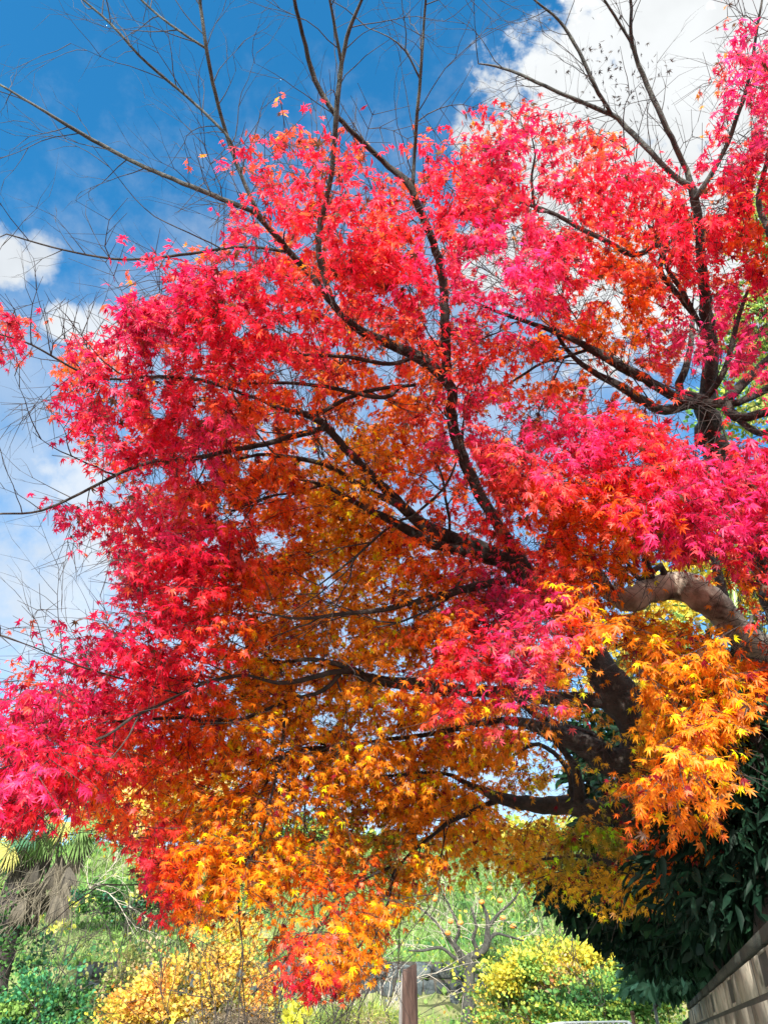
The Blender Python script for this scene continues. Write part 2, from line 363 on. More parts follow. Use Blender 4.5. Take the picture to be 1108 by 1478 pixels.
def shrub(name, label, px, py, Y, blobs, n, size, cols, tpl=T_wide, cat='shrub', stem_mat=None, group=None, droop=0., nst=7):
    # blobs given as (dx px, dy px, rx px, ry px) around (px, py) at distance Y
    base = ground_at(px, py, Y); t_ = thing(name, label, cat, base, group); k = Y/F*1.15
    bl = []
    for (dx, dy, rx, ry) in blobs:
        c = PY(px+dx, py+dy, Y+rng.uniform(-.3, .3)); bl.append((c, (rx*k, (rx+ry)/2*k, ry*k)))
    sg = []
    for i in range(nst):
        c = bl[i % len(bl)][0]; q = base+np.array([rng.uniform(-.2, .2), rng.uniform(-.1, .1), -.1])
        L = np.linalg.norm(c-q)+.05; recursive_twigs(q, unit(c-q+rng.normal(0, .2, 3)), L*1.45, .014, 2, sg, .6)
    twigs_obj('stems', sg, stem_mat or M_twig, t_)
    blob_foliage('foliage', bl, int(n*(3 if n > 500 else 1)), size*(.5 if n > 500 else .8), cols, tpl, M_leaf, t_, droop=droop, shell=.2, jitter=.45, ragged=True)
    return t_
G = dict(dk=(.03, .10, .03), md=(.08, .20, .045), lt=(.20, .34, .07), yg=(.42, .48, .07), ye=(.72, .60, .07), gold=(.72, .45, .10), or_=(.70, .30, .06), tan=(.42, .32, .17), ol=(.22, .24, .07), cold=(.03, .16, .08))
shrub('golden_shrub', 'golden yellow leafy shrub low on the hillside left of the wooden post', 290, 1440, 13.5,
      [(0, -10, 55, 38), (40, -60, 34, 36), (-45, 5, 45, 28), (60, 10, 40, 30), (-90, 20, 35, 22), (15, -78, 22, 16)], 6500, .13, [G['ol'], G['gold'], G['gold'], G['ye'], G['gold'], G['or_']])
shrub('olive_shrub', 'rounded olive green shrub beside the golden shrub', 178, 1420, 14.5, [(0, 0, 44, 34), (40, 10, 28, 28)], 2600, .12, [G['dk'], G['ol'], G['ol'], G['tan'], G['lt']])
shrub('green_shrub', 'dark green leafy shrub at the lower left corner', 68, 1445, 14, [(0, -5, 40, 26), (-48, 20, 34, 22), (20, 18, 30, 20)], 2600, .13, [G['dk'], G['md'], (.06, .24, .10), (.05, .20, .09), G['lt']])
shrub('grey_brown_shrub', 'grey brown dried shrub at the bottom edge under the golden shrub', 330, 1478, 11.5, [(0, 5, 50, 18), (40, 8, 30, 16), (-30, 12, 30, 12)], 2600, .07, [(.16, .12, .08), (.24, .19, .13), (.14, .13, .07)], T_oval)
shrub('yellow_vine_thicket', 'bright yellow vine thicket draped over the stone wall', 850, 1400, 17,
      [(-70, -4, 46, 15), (-15, -16, 52, 17), (50, -20, 46, 20), (85, -2, 36, 22), (-110, 12, 34, 14)], 6500, .15, [G['yg'], G['ye'], G['ye'], G['ye'], G['yg'], G['lt']])
shrub('green_vine_thicket', 'green vine thicket hanging below the yellow vines', 850, 1445, 16.3,
      [(0, 0, 44, 24), (50, 0, 50, 30), (-50, 14, 40, 18), (90, 15, 34, 30), (10, 24, 60, 20)], 5000, .14, [G['dk'], G['md'], G['lt'], G['yg'], G['lt'], G['md']])
shrub('rusty_vine_shrub', 'rusty brown and yellow vine hanging beside the yellow thicket', 815, 1430, 16.6, [(0, 0, 26, 30), (0, 22, 24, 18)], 1300, .13, [G['ol'], G['tan'], G['gold'], (.35, .14, .06)])
shrub('mixed_bramble', 'loose yellow green bramble in front of the persimmon trunk', 715, 1452, 17.5,
      [(0, 0, 40, 22), (40, -8, 34, 24), (45, 15, 40, 16), (5, 22, 40, 10)], 1900, .13, [G['ol'], G['md'], G['lt'], G['yg'], G['gold'], G['lt']])
shrub('red_leaf_sapling', 'small sapling with orange red leaves before the dark stones', 792, 1418, 18, [(0, 0, 6, 18), (2, -15, 9, 7)], 110, .13, [(.5, .12, .03), (.6, .2, .05)], nst=3)
shrub('yellow_sapling', 'little sapling with large bright yellow leaves at the bottom edge', 424, 1458, 11, [(0, 0, 11, 14)], 60, .13, [(.65, .62, .05), (.75, .70, .08)], nst=3)
shrub('pale_grass_clump', 'straw coloured tuft of dry grass at the bottom edge left of the post', 520, 1470, 12, [(0, 0, 40, 12), (-60, 4, 40, 12), (55, 6, 30, 10)], 1800, .16, [G['tan'], G['yg'], G['lt'], G['ol']], T_blade)
shrub('low_green_bush', 'light green bush left of the yellow thicket above the wall', 760, 1385, 20, [(0, 0, 44, 16), (40, -12, 40, 16), (-60, 6, 40, 12)], 2200, .14, [G['md'], G['lt'], G['yg'], G['lt']])
shrub('dark_hill_bush', 'dark green bush in the middle of the hillside below the palm', 200, 1290, 26, [(0, 0, 60, 13), (60, 5, 50, 13), (-50, 14, 50, 14)], 3200, .2, [G['cold'], G['dk'], G['md'], G['md']])
for i, (px, py, Y, lab) in enumerate(((62, 1318, 22, 'tiny yellow leaved sapling right of the palm trunk'), (103, 1305, 22, 'tallest of the pale yellow saplings on the hillside'),
                                      (190, 1292, 24, 'small yellow sapling on the hillside nearest the maple tips'), (85, 1340, 21, 'lowest small yellow sapling below the palm'))):
    shrub('hillside_sapling', lab, px, py, Y, [(0, 0, 8, 6), (12, -4, 6, 5)], 45, .16, [(.55, .55, .08), (.66, .62, .22)], group='yellow saplings on the hillside', nst=3)
# dead pale shrub and brush
def brush(name, label, px, py, Y, spec, mat, r=.012):
    base = ground_at(px, py, Y); t_ = thing(name, label, 'dead shrub', base); sg = []
    for (dx, dy, L) in spec:
        a = PY(px, py, Y); b = PY(px+dx, py+dy, Y+rng.uniform(-.5, .5))
        q = base+np.array([rng.uniform(-.2, .2), 0, 0]) if abs(a[2]-base[2]) < 1.2 else a
        recursive_twigs(q, unit(b-q), np.linalg.norm(b-q)*L, r, 2, sg, .55, 0, 4)
    twigs_obj('branches', sg, mat, t_); return t_
brush('leafless_shrub', 'pale leafless shrub on the hillside right of the palm', 130, 1282, 23, [(40, -40, 1.1), (70, -20, 1.1), (90, -45, 1.0), (20, -55, 1), (100, -10, 1), (60, -55, 1.1), (-20, -40, 1)], M_pale, .014)
brush('brush_pile', 'heap of pale dead branches left of the wooden post', 545, 1462, 13, [(-40, -60, 1), (-60, -40, 1), (-20, -50, 1), (-70, -15, 1), (-100, -30, 1), (-50, -75, 1), (20, -40, .8)], M_pale, .013)

# ------------------------------------------------------------------ stone retaining wall
def stone_wall():
    x0, x1 = -7.5, 8.5; yw = 21.25
    t_ = thing('stone_wall', 'low dry stone retaining wall of dark blue grey stones', 'stone wall', (0, yw, 2.3))
    mb = MB(); mb.box(((x0+x1)/2, yw+.25, 2.62), ((x1-x0)/2, .12, .62)); mb.build('backing', M_gap, t_)
    mb = MB(); rows = 4; zs = np.linspace(1.85, 3.2, rows+1)
    cut = []
    for r_ in range(rows):
        c = [x0]
        while c[-1] < x1: c.append(c[-1]+rng.uniform(.26, .52))
        cut.append(c)
    for r_ in range(rows):
        for a, b in zip(cut[r_][:-1], cut[r_][1:]):
            za, zb = zs[r_], zs[r_+1]; g = .018; j = lambda s=.05: rng.uniform(-s, s)
            poly = [(a+g+j(.02), za+g+j()), ((a+b)/2+j(), za+g-.02+j(.03)), (b-g+j(.02), za+g+j()), (b-g+j(.04), zb-g+j(.06)), ((a+b)/2+j(.08), zb-g+j(.06)), (a+g+j(.04), zb-g+j(.06))]
            poly = np.array(poly); cc = poly.mean(0); dep = rng.uniform(.05, .13); n = len(poly)
            back = np.column_stack([poly[:, 0], np.full(n, yw+.16), poly[:, 1]])
            mid = np.column_stack([poly[:, 0], np.full(n, yw+.16-dep*.6), poly[:, 1]])
            ip = cc+(poly-cc)*.78; fr = np.column_stack([ip[:, 0], yw+.16-dep+rng.uniform(-.015, .015, n), ip[:, 1]])
            f = []
            for k in range(n):
                k2 = (k+1) % n; f += [(k, k2, n+k2, n+k), (n+k, n+k2, 2*n+k2, 2*n+k)]
            f.append(tuple(2*n+k for k in range(n))); mb.add(np.vstack([back, mid, fr]), f)
    mb.build('stones', M_stone, t_)
stone_wall()

# ------------------------------------------------------------------ trees at the crest and behind
def back_tree(name, label, px, py, Y, blobs, n, size, cols, trunk_w=.12, cat='tree', group=None, tpl=T_wide, base_py=None):
    k = Y/F*1.15; c0 = PY(px, py, Y); base = np.array([c0[0], c0[1], float(hz(c0[0], c0[1]))-.1])
    t_ = thing(name, label, cat, base, group)
    bl = [(PY(px+dx, py+dy, Y+rng.uniform(-.5, .5)), (rx*k, (rx+ry)*.5*k, ry*k)) for dx, dy, rx, ry in blobs]
    mb = MB(); top = np.mean([b[0] for b in bl], 0)
    pts = catmull([base, base+(top-base)*.5+np.array([.15, 0, 0]), top], .3); mb.tube(pts, np.linspace(trunk_w, trunk_w*.3, len(pts)), 8)
    for b in bl:
        q = base+(top-base)*rng.uniform(.4, .8); pp = catmull([q, (q+b[0])/2+np.array([0, 0, .1]), b[0]], .3); mb.tube(pp, np.linspace(trunk_w*.45, trunk_w*.1, len(pp)), 6)
    mb.build('trunk', M_bark2, t_, True)
    blob_foliage('crown', bl, n, size, cols, tpl, M_leaf, t_, shell=.25); return t_
back_tree('yellow_tree', 'pale golden yellow tree on the hill crest right of the palm', 205, 1185, 44, [(0, 0, 60, 28), (60, -30, 60, 40), (-50, -20, 40, 30), (100, 0, 50, 24), (10, -60, 50, 34)], 7000, .34, [G['gold'], (.8, .58, .2), G['ye'], (.78, .6, .25), (.75, .42, .12)])
back_tree('yellow_tree', 'yellow green tree on the crest behind the bare persimmon', 790, 1215, 40, [(0, 0, 60, 22), (-70, 10, 50, 20), (50, 12, 40, 18)], 3500, .3, [G['yg'], G['ye'], G['gold'], G['lt']])
back_tree('green_tree', 'green tree on the crest showing between the hanging maple tips', 430, 1215, 44, [(0, 0, 60, 26), (70, 12, 50, 20), (-60, 15, 50, 20)], 3600, .3, [G['dk'], G['md'], G['lt'], G['yg']])
back_tree('green_tree', 'yellow green tree tops behind the right hand maple', 1090, 470, 11, [(0, 0, 75, 80), (20, -150, 60, 90), (-20, 110, 80, 70), (60, -260, 60, 60), (70, 60, 90, 120)], 9000, .11, [G['md'], G['lt'], G['yg'], G['lt'], (.5, .5, .16)], .14)
back_tree('yellow_maple', 'yellow leaved tree behind the thick pale limb', 1005, 840, 8.5, [(0, 0, 60, 50), (60, 20, 50, 60), (-50, 60, 50, 60), (90, -50, 50, 50), (-90, 150, 60, 60), (-40, 190, 60, 50)], 6500, .085, [G['ol'], (.55, .40, .05), (.66, .46, .05), G['ye'], (.35, .36, .06)], .09)
# bamboo culm
t_ = thing('bamboo', 'single green bamboo culm rising behind the thick pale limb', 'bamboo', PY(1085, 1230, 7.4))
mb = MB(); a, b = PY(1082, 1250, 7.4), PY(1046, 640, 7.4); n = 22
pts = np.array([a+(b-a)*i/(n*3) for i in range(n*3+1)]); rr = np.array([.036 if i % 3 else .041 for i in range(n*3+1)]); mb.tube(pts, rr*np.linspace(1, .6, len(rr)), 10); mb.build('culm', M_bamboo, t_, True)
sg = []
for i in range(8):
    sb = []; q = a+(b-a)*(.35+.6*i/8); recursive_twigs(q, unit(rv()+np.array([0, 0, .8])), .8, .008, 1, sb, .5); twigs_obj('branch', sb, M_bamboo, t_); sg += sb
pp = np.array([s[1] for s in sg]); pp = np.repeat(pp, 3, 0); leaf_mesh('leaves', T_lance, pp, rv(len(pp))+np.array([0, 0, -.4]), rv(len(pp)), np.full(len(pp), .11), np.array([[.14, .25, .05]])*(.6+.8*rng.random((len(pp), 1))), M_leaf, t_)

# ------------------------------------------------------------------ fan palm
def palm():
    Yp = 17.5; base = ground_at(4, 1385, Yp); top = PY(88, 1190, Yp)
    t_ = thing('fan_palm', 'fan palm with a shaggy skirt of dead fronds at the left edge', 'palm tree', base)
    mb = MB(); pts = catmull([base-np.array([0, 0, .2]), PY(16, 1320, Yp), PY(42, 1245, Yp), top], .12)
    mb.tube(pts, np.linspace(.32, .24, len(pts)), 14, rough=.10); mb.build('trunk', M_twig, t_, True)
    def fan(c, d, nrm, rad, col, spread, nm):
        k = 26; d = unit(d); x = unit(np.cross(d, nrm)); z = np.cross(x, d); V_ = []; Fc = []; C_ = []
        for i in range(k):
            a = (i/(k-1)-.5)*2*R(spread); dirn = d*math.cos(a)+x*math.sin(a); L = rad*(.8+.2*math.cos(a))*rng.uniform(.9, 1.05)
            s = np.cross(dirn, z)*L*.045; q = len(V_)
            m_ = c+dirn*L*.55+z*L*.06*(1 if i % 2 else -1); tip = c+dirn*L-z*L*.12+np.array([0, 0, -L*.14*rng.random()])
            V_ += [c, m_-s, m_+s, tip]; Fc += [(q, q+1, q+2), (q+1, q+3, q+2)]; C_ += [np.array(col)*rng.uniform(.7, 1.3)]*4
        st = top+unit(c-top)*.05; pw = unit(np.cross(c-st, z))*.012; q = len(V_); V_ += [st-pw, st+pw, c+pw, c-pw]; Fc += [(q, q+1, q+2), (q, q+2, q+3)]; C_ += [np.array(col)]*4
        link_mesh(nm, np.array(V_), np.array(Fc).ravel(), np.full(len(Fc), 3), M_leaf, t_, np.clip(np.array(C_), 0, .9))
    g1, g2, g3 = (.035, .13, .06), (.12, .21, .05), (.36, .34, .08)
    for (px, py, dx, dy, rad, col) in ((132, 1128, .6, -.8, .62, g1), (50, 1176, -.6, .3, .7, g1), (98, 1172, .1, .5, .5, g3), (118, 1172, .6, .4, .55, g2), (118, 1188, .4, .9, .6, g2), (45, 1198, -.3, .9, .6, g2),
                                       (70, 1190, -.1, 1, .55, g2), (90, 1130, 0, -1, .7, g1), (60, 1140, -.6, -.7, .7, g1), (140, 1165, .9, 0, .55, g2), (30, 1160, -1, 0, .7, g1), (110, 1145, .3, -.5, .6, g1), (78, 1160, -.2, .2, .6, g2), (20, 1205, -.8, .7, .6, g3)):
        c = PY(px, py+14, Yp-.55+rng.uniform(-.3, .3)); d = dx*RT-dy*np.array([0, 0, 1.])+np.array([0, -.25, 0])
        fan(c, d, np.array([rng.uniform(-.3, .3), -1, .45]), rad, col, 82, 'frond')
    for i in range(46):
        px = 80+rng.uniform(-80, 42); py = 1200+rng.uniform(0, 95); px -= (py-1200)*.35; c = PY(px, py, Yp+rng.uniform(-.4, .3))
        fan(c, np.array([(px-70)/90, -.2, -1.]), np.array([rng.uniform(-.6, .6), -1, .1]), rng.uniform(.4, .75), rng.choice([.05, .08, .12])*np.array([1, .86, .62]), 22, 'dead_frond')
    sg = []
    for i in range(60):
        px = 75+rng.uniform(-50, 45); q = PY(px, 1215+rng.uniform(0, 90), Yp-.2+rng.uniform(-.3, .2)); recursive_twigs(q, unit(np.array([-.25+rng.normal(0, .2), -.1, -1])), rng.uniform(.4, 1.1), .009, 1, sg, .35)
    twigs_obj('hanging_fibre', sg, M_fibre, t_)
    blob_foliage('ivy', [(PY(x, y, Yp-.1), r) for x, y, r in ((4, 1375, .5), (8, 1335, .36), (22, 1300, .3), (45, 1380, .4), (-10, 1350, .5))], 2600, .09, [G['dk'], (.02, .07, .03), G['md']], T_wide, M_leaf, t_, ragged=True)
palm()

# ------------------------------------------------------------------ persimmon tree
def persimmon():
    Yp = 19.5; base = ground_at(676, 1432, Yp)
    t_ = thing('persimmon_tree', 'small bare persimmon tree with a few orange fruit on the hillside', 'tree', base)
    limbs = [[(676, 1480, 20), (676, 1440, 17), (677, 1410, 14), (677, 1392, 15), (679, 1382, 12), (690, 1378, 9), (701, 1366, 9), (703, 1345, 7), (702, 1320, 5), (690, 1296, 3)],
             [(675, 1394, 9), (663, 1375, 8), (652, 1360, 7), (640, 1345, 4), (620, 1322, 3), (600, 1306, 2)],
             [(673, 1393, 6), (655, 1382, 5), (636, 1368, 4), (610, 1372, 3), (590, 1372, 2)],
             [(680, 1383, 8), (688, 1372, 6), (682, 1355, 5), (687, 1338, 4), (680, 1310, 3)],
             [(701, 1362, 6), (715, 1348, 4), (735, 1352, 3), (755, 1358, 2)],
             [(655, 1362, 5), (662, 1340, 4), (650, 1312, 3), (640, 1290, 2)],
             [(703, 1340, 5), (720, 1318, 4), (740, 1300, 3), (750, 1285, 2)]]
    sg = []
    for i, lm in enumerate(limbs):
        mb = MB(); dy = rng.uniform(-.6, .6)
        pts = catmull([np.append(PY(x, y, Yp+dy*(j/len(lm))), w/2*Yp/F) for j, (x, y, w) in enumerate(lm)], .08)
        mb.tube(pts[:, :3], pts[:, 3], 7, rough=.06); mb.build('trunk' if i == 0 else 'limb', M_pbark, t_, True)
        for k in range(0 if i else 40, len(pts), 2 if i else 2):
            dd = unit(pts[min(k+1, len(pts)-1), :3]-pts[k-1, :3]+1e-4)
            for _ in range(1+k % 2): recursive_twigs(pts[k, :3], unit(dd*.5+rv()*.7+np.array([0, -.1, .45])), rng.uniform(.35, 1.15), .0075, 2, sg, .75, 0, 3)
    twigs_obj('twigs', sg, M_pale, t_)
    for (px, py) in ((627, 1298), (650, 1330), (646, 1347), (664, 1332), (721, 1300), (725, 1325), (740, 1337), (695, 1302), (706, 1282), (776, 1355)):
        c = PY(px, py, Yp-.3); mb = MB(); z = np.linspace(-1, 1, 9); mb.tube([c+np.array([0, 0, q*.055]) for q in z], .068*np.sqrt(np.clip(1-z**2, .03, 1)), 10); mb.build('fruit', M_fruit, t_, True)
persimmon()

# ------------------------------------------------------------------ small street furniture
def wooden_post():
    Yp = 8.6; b = PY(590, 1478, Yp); base = np.array([b[0], b[1], 0.]); k = Yp/F*1.17
    t_ = thing('wooden_post', 'weathered brown wooden post with a splintered top', 'post', base)
    top = PY(591, 1397, Yp); mb = MB(); ax = top-base; n = 12; sides = 14; ang = np.arange(sides)*2*math.pi/sides; ph = rng.uniform(0, .012, sides)
    v = []; f = []
    for i in range(n+1):
        s = i/n; c = base+ax*s; r = .078*(1.06-.16*s)
        rr = r+ph*(1 if i < n else .3); zz = np.zeros(sides)
        if i == n: zz = rng.uniform(-.012, .02, sides)+.03*np.cos(ang+.3)
        v.append(np.column_stack([c[0]+np.cos(ang)*rr, c[1]+np.sin(ang)*rr, c[2]+zz]))
    for i in range(n):
        for j in range(sides): j2 = (j+1) % sides; f.append((i*sides+j, i*sides+j2, (i+1)*sides+j2, (i+1)*sides+j))
    v.append(np.array([[top[0], top[1], top[2]-.005]])); ci = (n+1)*sides
    for j in range(sides): f.append((n*sides+j, n*sides+(j+1) % sides, ci))
    mb.add(np.concatenate(v), f); mb.build('shaft', M_post, t_)
    mb = MB(); q = base+ax*.62+np.array([-.084, -.02, 0]); mb.tube([q, q+ax*.2+np.array([-.004, 0, 0]), q+ax*.36+np.array([.008, 0, 0])], [.016, .024, .005], 6, rough=.1); mb.build('pale_splinter', M_postpale, t_)
wooden_post()
def railing():
    Yr = 10.5; pts = [PY(x, y, Yr) for x, y in ((775, 1484), (800, 1477.5), (830, 1476), (870, 1475.5), (907, 1475.5), (912, 1484))]
    b = pts[2].copy(); b[2] = float(hz(b[0], b[1])); t_ = thing('railing', 'low white metal railing at the bottom edge by the wall', 'railing', b)
    mb = MB(); pp = catmull(pts, .05); mb.tube(pp, np.full(len(pp), .013), 8); mb.build('top_rail', M_rail, t_, True)
    low = [p-np.array([0, 0, .75]) for p in pts[1:5]]; mb = MB(); mb.tube(catmull(low, .1), np.full(len(catmull(low, .1)), .016), 8); mb.build('bottom_rail', M_rail, t_, True)
    for s in np.linspace(0, 1, 15):
        a = pts[1]+(pts[4]-pts[1])*s; mb = MB(); L = .75 if 0 < s < 1 else a[2]-float(hz(a[0], a[1]))+.05; mb.tube([a, a-np.array([0, 0, L])], [.01, .01] if 0 < s < 1 else [.02, .02], 6); mb.build('baluster' if 0 < s < 1 else 'rail_post', M_rail, t_)
railing()
def pole(name, label, px, ytop, Yp, r, mat, cap):
    p = PY(px, ytop, Yp); b = np.array([p[0], p[1], float(hz(p[0], p[1]))-.1]); t_ = thing(name, label, 'pole', b)
    mb = MB(); mb.tube([b, (p+b)/2, p], [r, r, r*.95], 10); mb.build('shaft', mat, t_, True)
    mb = MB(); mb.tube([p, p+np.array([0, 0, cap]), p+np.array([0, 0, cap*1.6])], [r*1.25, r*1.2, r*.5], 10); mb.build('cap', mat, t_, True)
pole('metal_pole', 'slender grey metal pole at the end of the block wall', 940, 1430, 9.5, .016, M_steel, .03)
pole('rusty_stake', 'short rusty brown stake beside the railing end', 912, 1464, 9.8, .02, M_rust, .02)

# ------------------------------------------------------------------ concrete block wall
WD = np.array([math.sin(R(16.2)), math.cos(R(16.2)), 0]); WN = np.array([-WD[1], WD[0], 0])   # along, and out towards the lane
W0 = np.array([.383, 0, 0]); WAX = np.array([WD, WN, [0, 0, 1.]])
def block_wall(name, label, s0, s1, top, cop, off):
    o_ = W0-WN*off
    t_ = thing(name, label, 'wall', o_+WD*(s0+s1)/2)
    mb = MB(); mb.box(o_+WD*(s0+s1)/2-WN*.044+np.array([0, 0, top/2]), ((s1-s0)/2, .045, top/2-.01), WAX); mb.build('core', M_gap, t_)
    mb = MB(); bl, ch, g = .60, .118, .005; r_ = 0; z = top
    while z > .02:
        z0 = max(z-ch, 0); s = s0-(bl/2 if r_ % 2 else 0)
        while s < s1:
            a, b = max(s, s0), min(s+bl, s1); s += bl
            if b-a < .05: continue
            jit = rng.uniform(-.0012, .002)
            def put(a_, b_, za, zb):
                c = o_+WD*(a_+b_)/2-WN*(.02-jit)+np.array([0, 0, (za+zb)/2]); h = np.array([(b_-a_)/2-.018, .025, (zb-za)/2-g])
                q = np.array([[i, j, k] for i in (-1, 1) for j in (-1, 1) for k in (-1, 1)], float); e = q*h
                m_ = q[:, 1] > 0; e[m_, 0] *= 1-.004/max(h[0], .01); e[m_, 2] *= 1-.004/max(h[2], .01)
                mb.add(c+e@WAX, [(0, 1, 3, 2), (4, 6, 7, 5), (0, 4, 5, 1), (2, 3, 7, 6), (0, 2, 6, 4), (1, 5, 7, 3)])
            if r_ == 0 and b-a > .5 and int(round(s/.6)) % 2:                   # weep slot in the upper course; dark core close behind paints its shade
                m0 = a+(b-a)*.5; put(a, m0-.09, z0, z); put(m0+.09, b, z0, z); put(m0-.11, m0+.11, z0, z0+.03); put(m0-.11, m0+.11, z-.022, z)
            else: put(a, b, z0, z)
        z = z0; r_ += 1
    mb.build('blocks', M_block, t_)
    mb = MB(); n = int((s1-s0)/.6)
    for i in range(n):
        a = s0+(s1-s0)*i/n; b = s0+(s1-s0)*(i+1)/n; mb.box(o_+WD*(a+b)/2-WN*.06+np.array([0, 0, top+cop/2+.003+rng.uniform(0, .004)]), ((b-a)/2-.003, .064, cop/2), WAX)
    mb.build('coping', M_cop, t_)
block_wall('block_wall', 'stained concrete block wall with dark mossy coping along the lane', -3.0, 8.25, 1.835, .035, 0)
block_wall('low_block_wall', 'lower grey end section of block wall beyond the coping step', 8.27, 10.6, 1.76, .03, .02)
# bank of earth behind the wall
mb = MB(); q = [W0+WD*-3-WN*.16, W0+WD*14-WN*.16, W0+WD*14-WN*9, W0+WD*-3-WN*9]
mb.add([np.append(p[:2], 0) for p in q]+[np.append(p[:2], z) for p, z in zip(q, (1.7, 1.7, 2.6, 2.6))], [(4, 5, 6, 7), (0, 1, 5, 4), (1, 2, 6, 5), (2, 3, 7, 6), (3, 0, 4, 7)])
o = mb.build('earth_bank', M_gap); tag(o, 'raised bank of earth behind the block wall', None, None, 'structure')

# ------------------------------------------------------------------ evergreens behind the wall
def evergreen(name, label, trunk, blobs, n, size, cols, tpl, droop):
    b0 = trunk[0]; t_ = thing(name, label, 'evergreen tree', b0); mb = MB()
    pts = catmull(trunk, .1); mb.tube(pts, np.linspace(.09, .03, len(pts)), 8)
    bl = [(P(x, y, d), r) for x, y, d, r in blobs]
    for c, r in bl:
        q = pts[rng.integers(len(pts)//3, len(pts))]; pp = catmull([q, (q+c)/2+np.array([0, 0, .08]), c], .1); mb.tube(pp, np.linspace(.03, .008, len(pp)), 6)
    mb.build('trunk', M_bark, t_, True)
    blob_foliage('crown', bl, n, size, cols, tpl, M_ever, t_, up=0, droop=droop, shell=.35, clear=lambda p: ((p-W0)@WN < -.12) | (p[:, 2] > 2.0))
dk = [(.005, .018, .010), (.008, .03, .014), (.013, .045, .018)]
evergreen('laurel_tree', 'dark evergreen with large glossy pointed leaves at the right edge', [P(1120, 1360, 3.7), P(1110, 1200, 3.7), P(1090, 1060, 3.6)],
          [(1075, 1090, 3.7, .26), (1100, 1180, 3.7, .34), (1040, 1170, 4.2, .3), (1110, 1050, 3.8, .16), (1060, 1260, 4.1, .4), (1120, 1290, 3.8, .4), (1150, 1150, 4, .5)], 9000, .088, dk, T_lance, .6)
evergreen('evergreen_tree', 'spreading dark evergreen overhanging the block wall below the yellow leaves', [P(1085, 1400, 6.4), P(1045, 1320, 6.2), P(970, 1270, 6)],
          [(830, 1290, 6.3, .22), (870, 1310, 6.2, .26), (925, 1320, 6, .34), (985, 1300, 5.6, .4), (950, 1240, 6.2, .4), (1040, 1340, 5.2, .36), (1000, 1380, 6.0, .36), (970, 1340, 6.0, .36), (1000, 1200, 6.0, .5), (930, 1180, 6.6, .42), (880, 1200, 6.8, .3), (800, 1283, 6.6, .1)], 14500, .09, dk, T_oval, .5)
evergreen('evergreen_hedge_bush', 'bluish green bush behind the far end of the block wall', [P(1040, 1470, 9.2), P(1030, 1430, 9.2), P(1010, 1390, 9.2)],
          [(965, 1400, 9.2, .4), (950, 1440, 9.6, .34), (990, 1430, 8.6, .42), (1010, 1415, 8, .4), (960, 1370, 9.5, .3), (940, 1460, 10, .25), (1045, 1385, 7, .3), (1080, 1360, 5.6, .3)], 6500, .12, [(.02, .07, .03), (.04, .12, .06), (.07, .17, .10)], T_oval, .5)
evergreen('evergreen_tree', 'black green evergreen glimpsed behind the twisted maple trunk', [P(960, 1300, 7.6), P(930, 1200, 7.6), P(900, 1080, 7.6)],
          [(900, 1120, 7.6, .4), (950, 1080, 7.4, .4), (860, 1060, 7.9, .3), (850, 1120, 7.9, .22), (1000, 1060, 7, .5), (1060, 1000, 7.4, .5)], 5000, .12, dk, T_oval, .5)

# ------------------------------------------------------------------ the two maples
# crown maps: one character per 40 px of the photograph (density 0-9, kind of leaf colour)
DEN = """
0000000000000000000000000133
0000000000000000000000000045
0000000000000000000000000156
0000000001211100001100000267
0000000012432112145421000178
0000000122443323257777521289
0000002233344456788887676599
0000000235566778889988898898
0000210056899999999999999999
0000345577899999999999999999
0000578889999999999999999999
5101589999999999978999999999
6125799999999999994499999999
0156799999999999983377666777
0136889999999999986687545545
0025788999999998888888752145
0123588999999996699999998999
0232368899999943599999999999
0145468899999934599999999999
0023557999988777799999999999
0000267888887646699999932379
0000578788887577789999111114
1122147688888887778999544522
0125568888888888888991288867
4553479888888889999982378888
3578888888888899999963368765
9999999889999999999433268730
9997665678999999994333078520
9887367788998888874311658540
6522469999999986771366578600
0002389999999997856887633400
0000058997567764555567776542
0000036764223641000234553000
0000012221346420000000100000
0000000001577300000000000000
0000000001454100000000000000
0000000000000000000000000000
""".split()
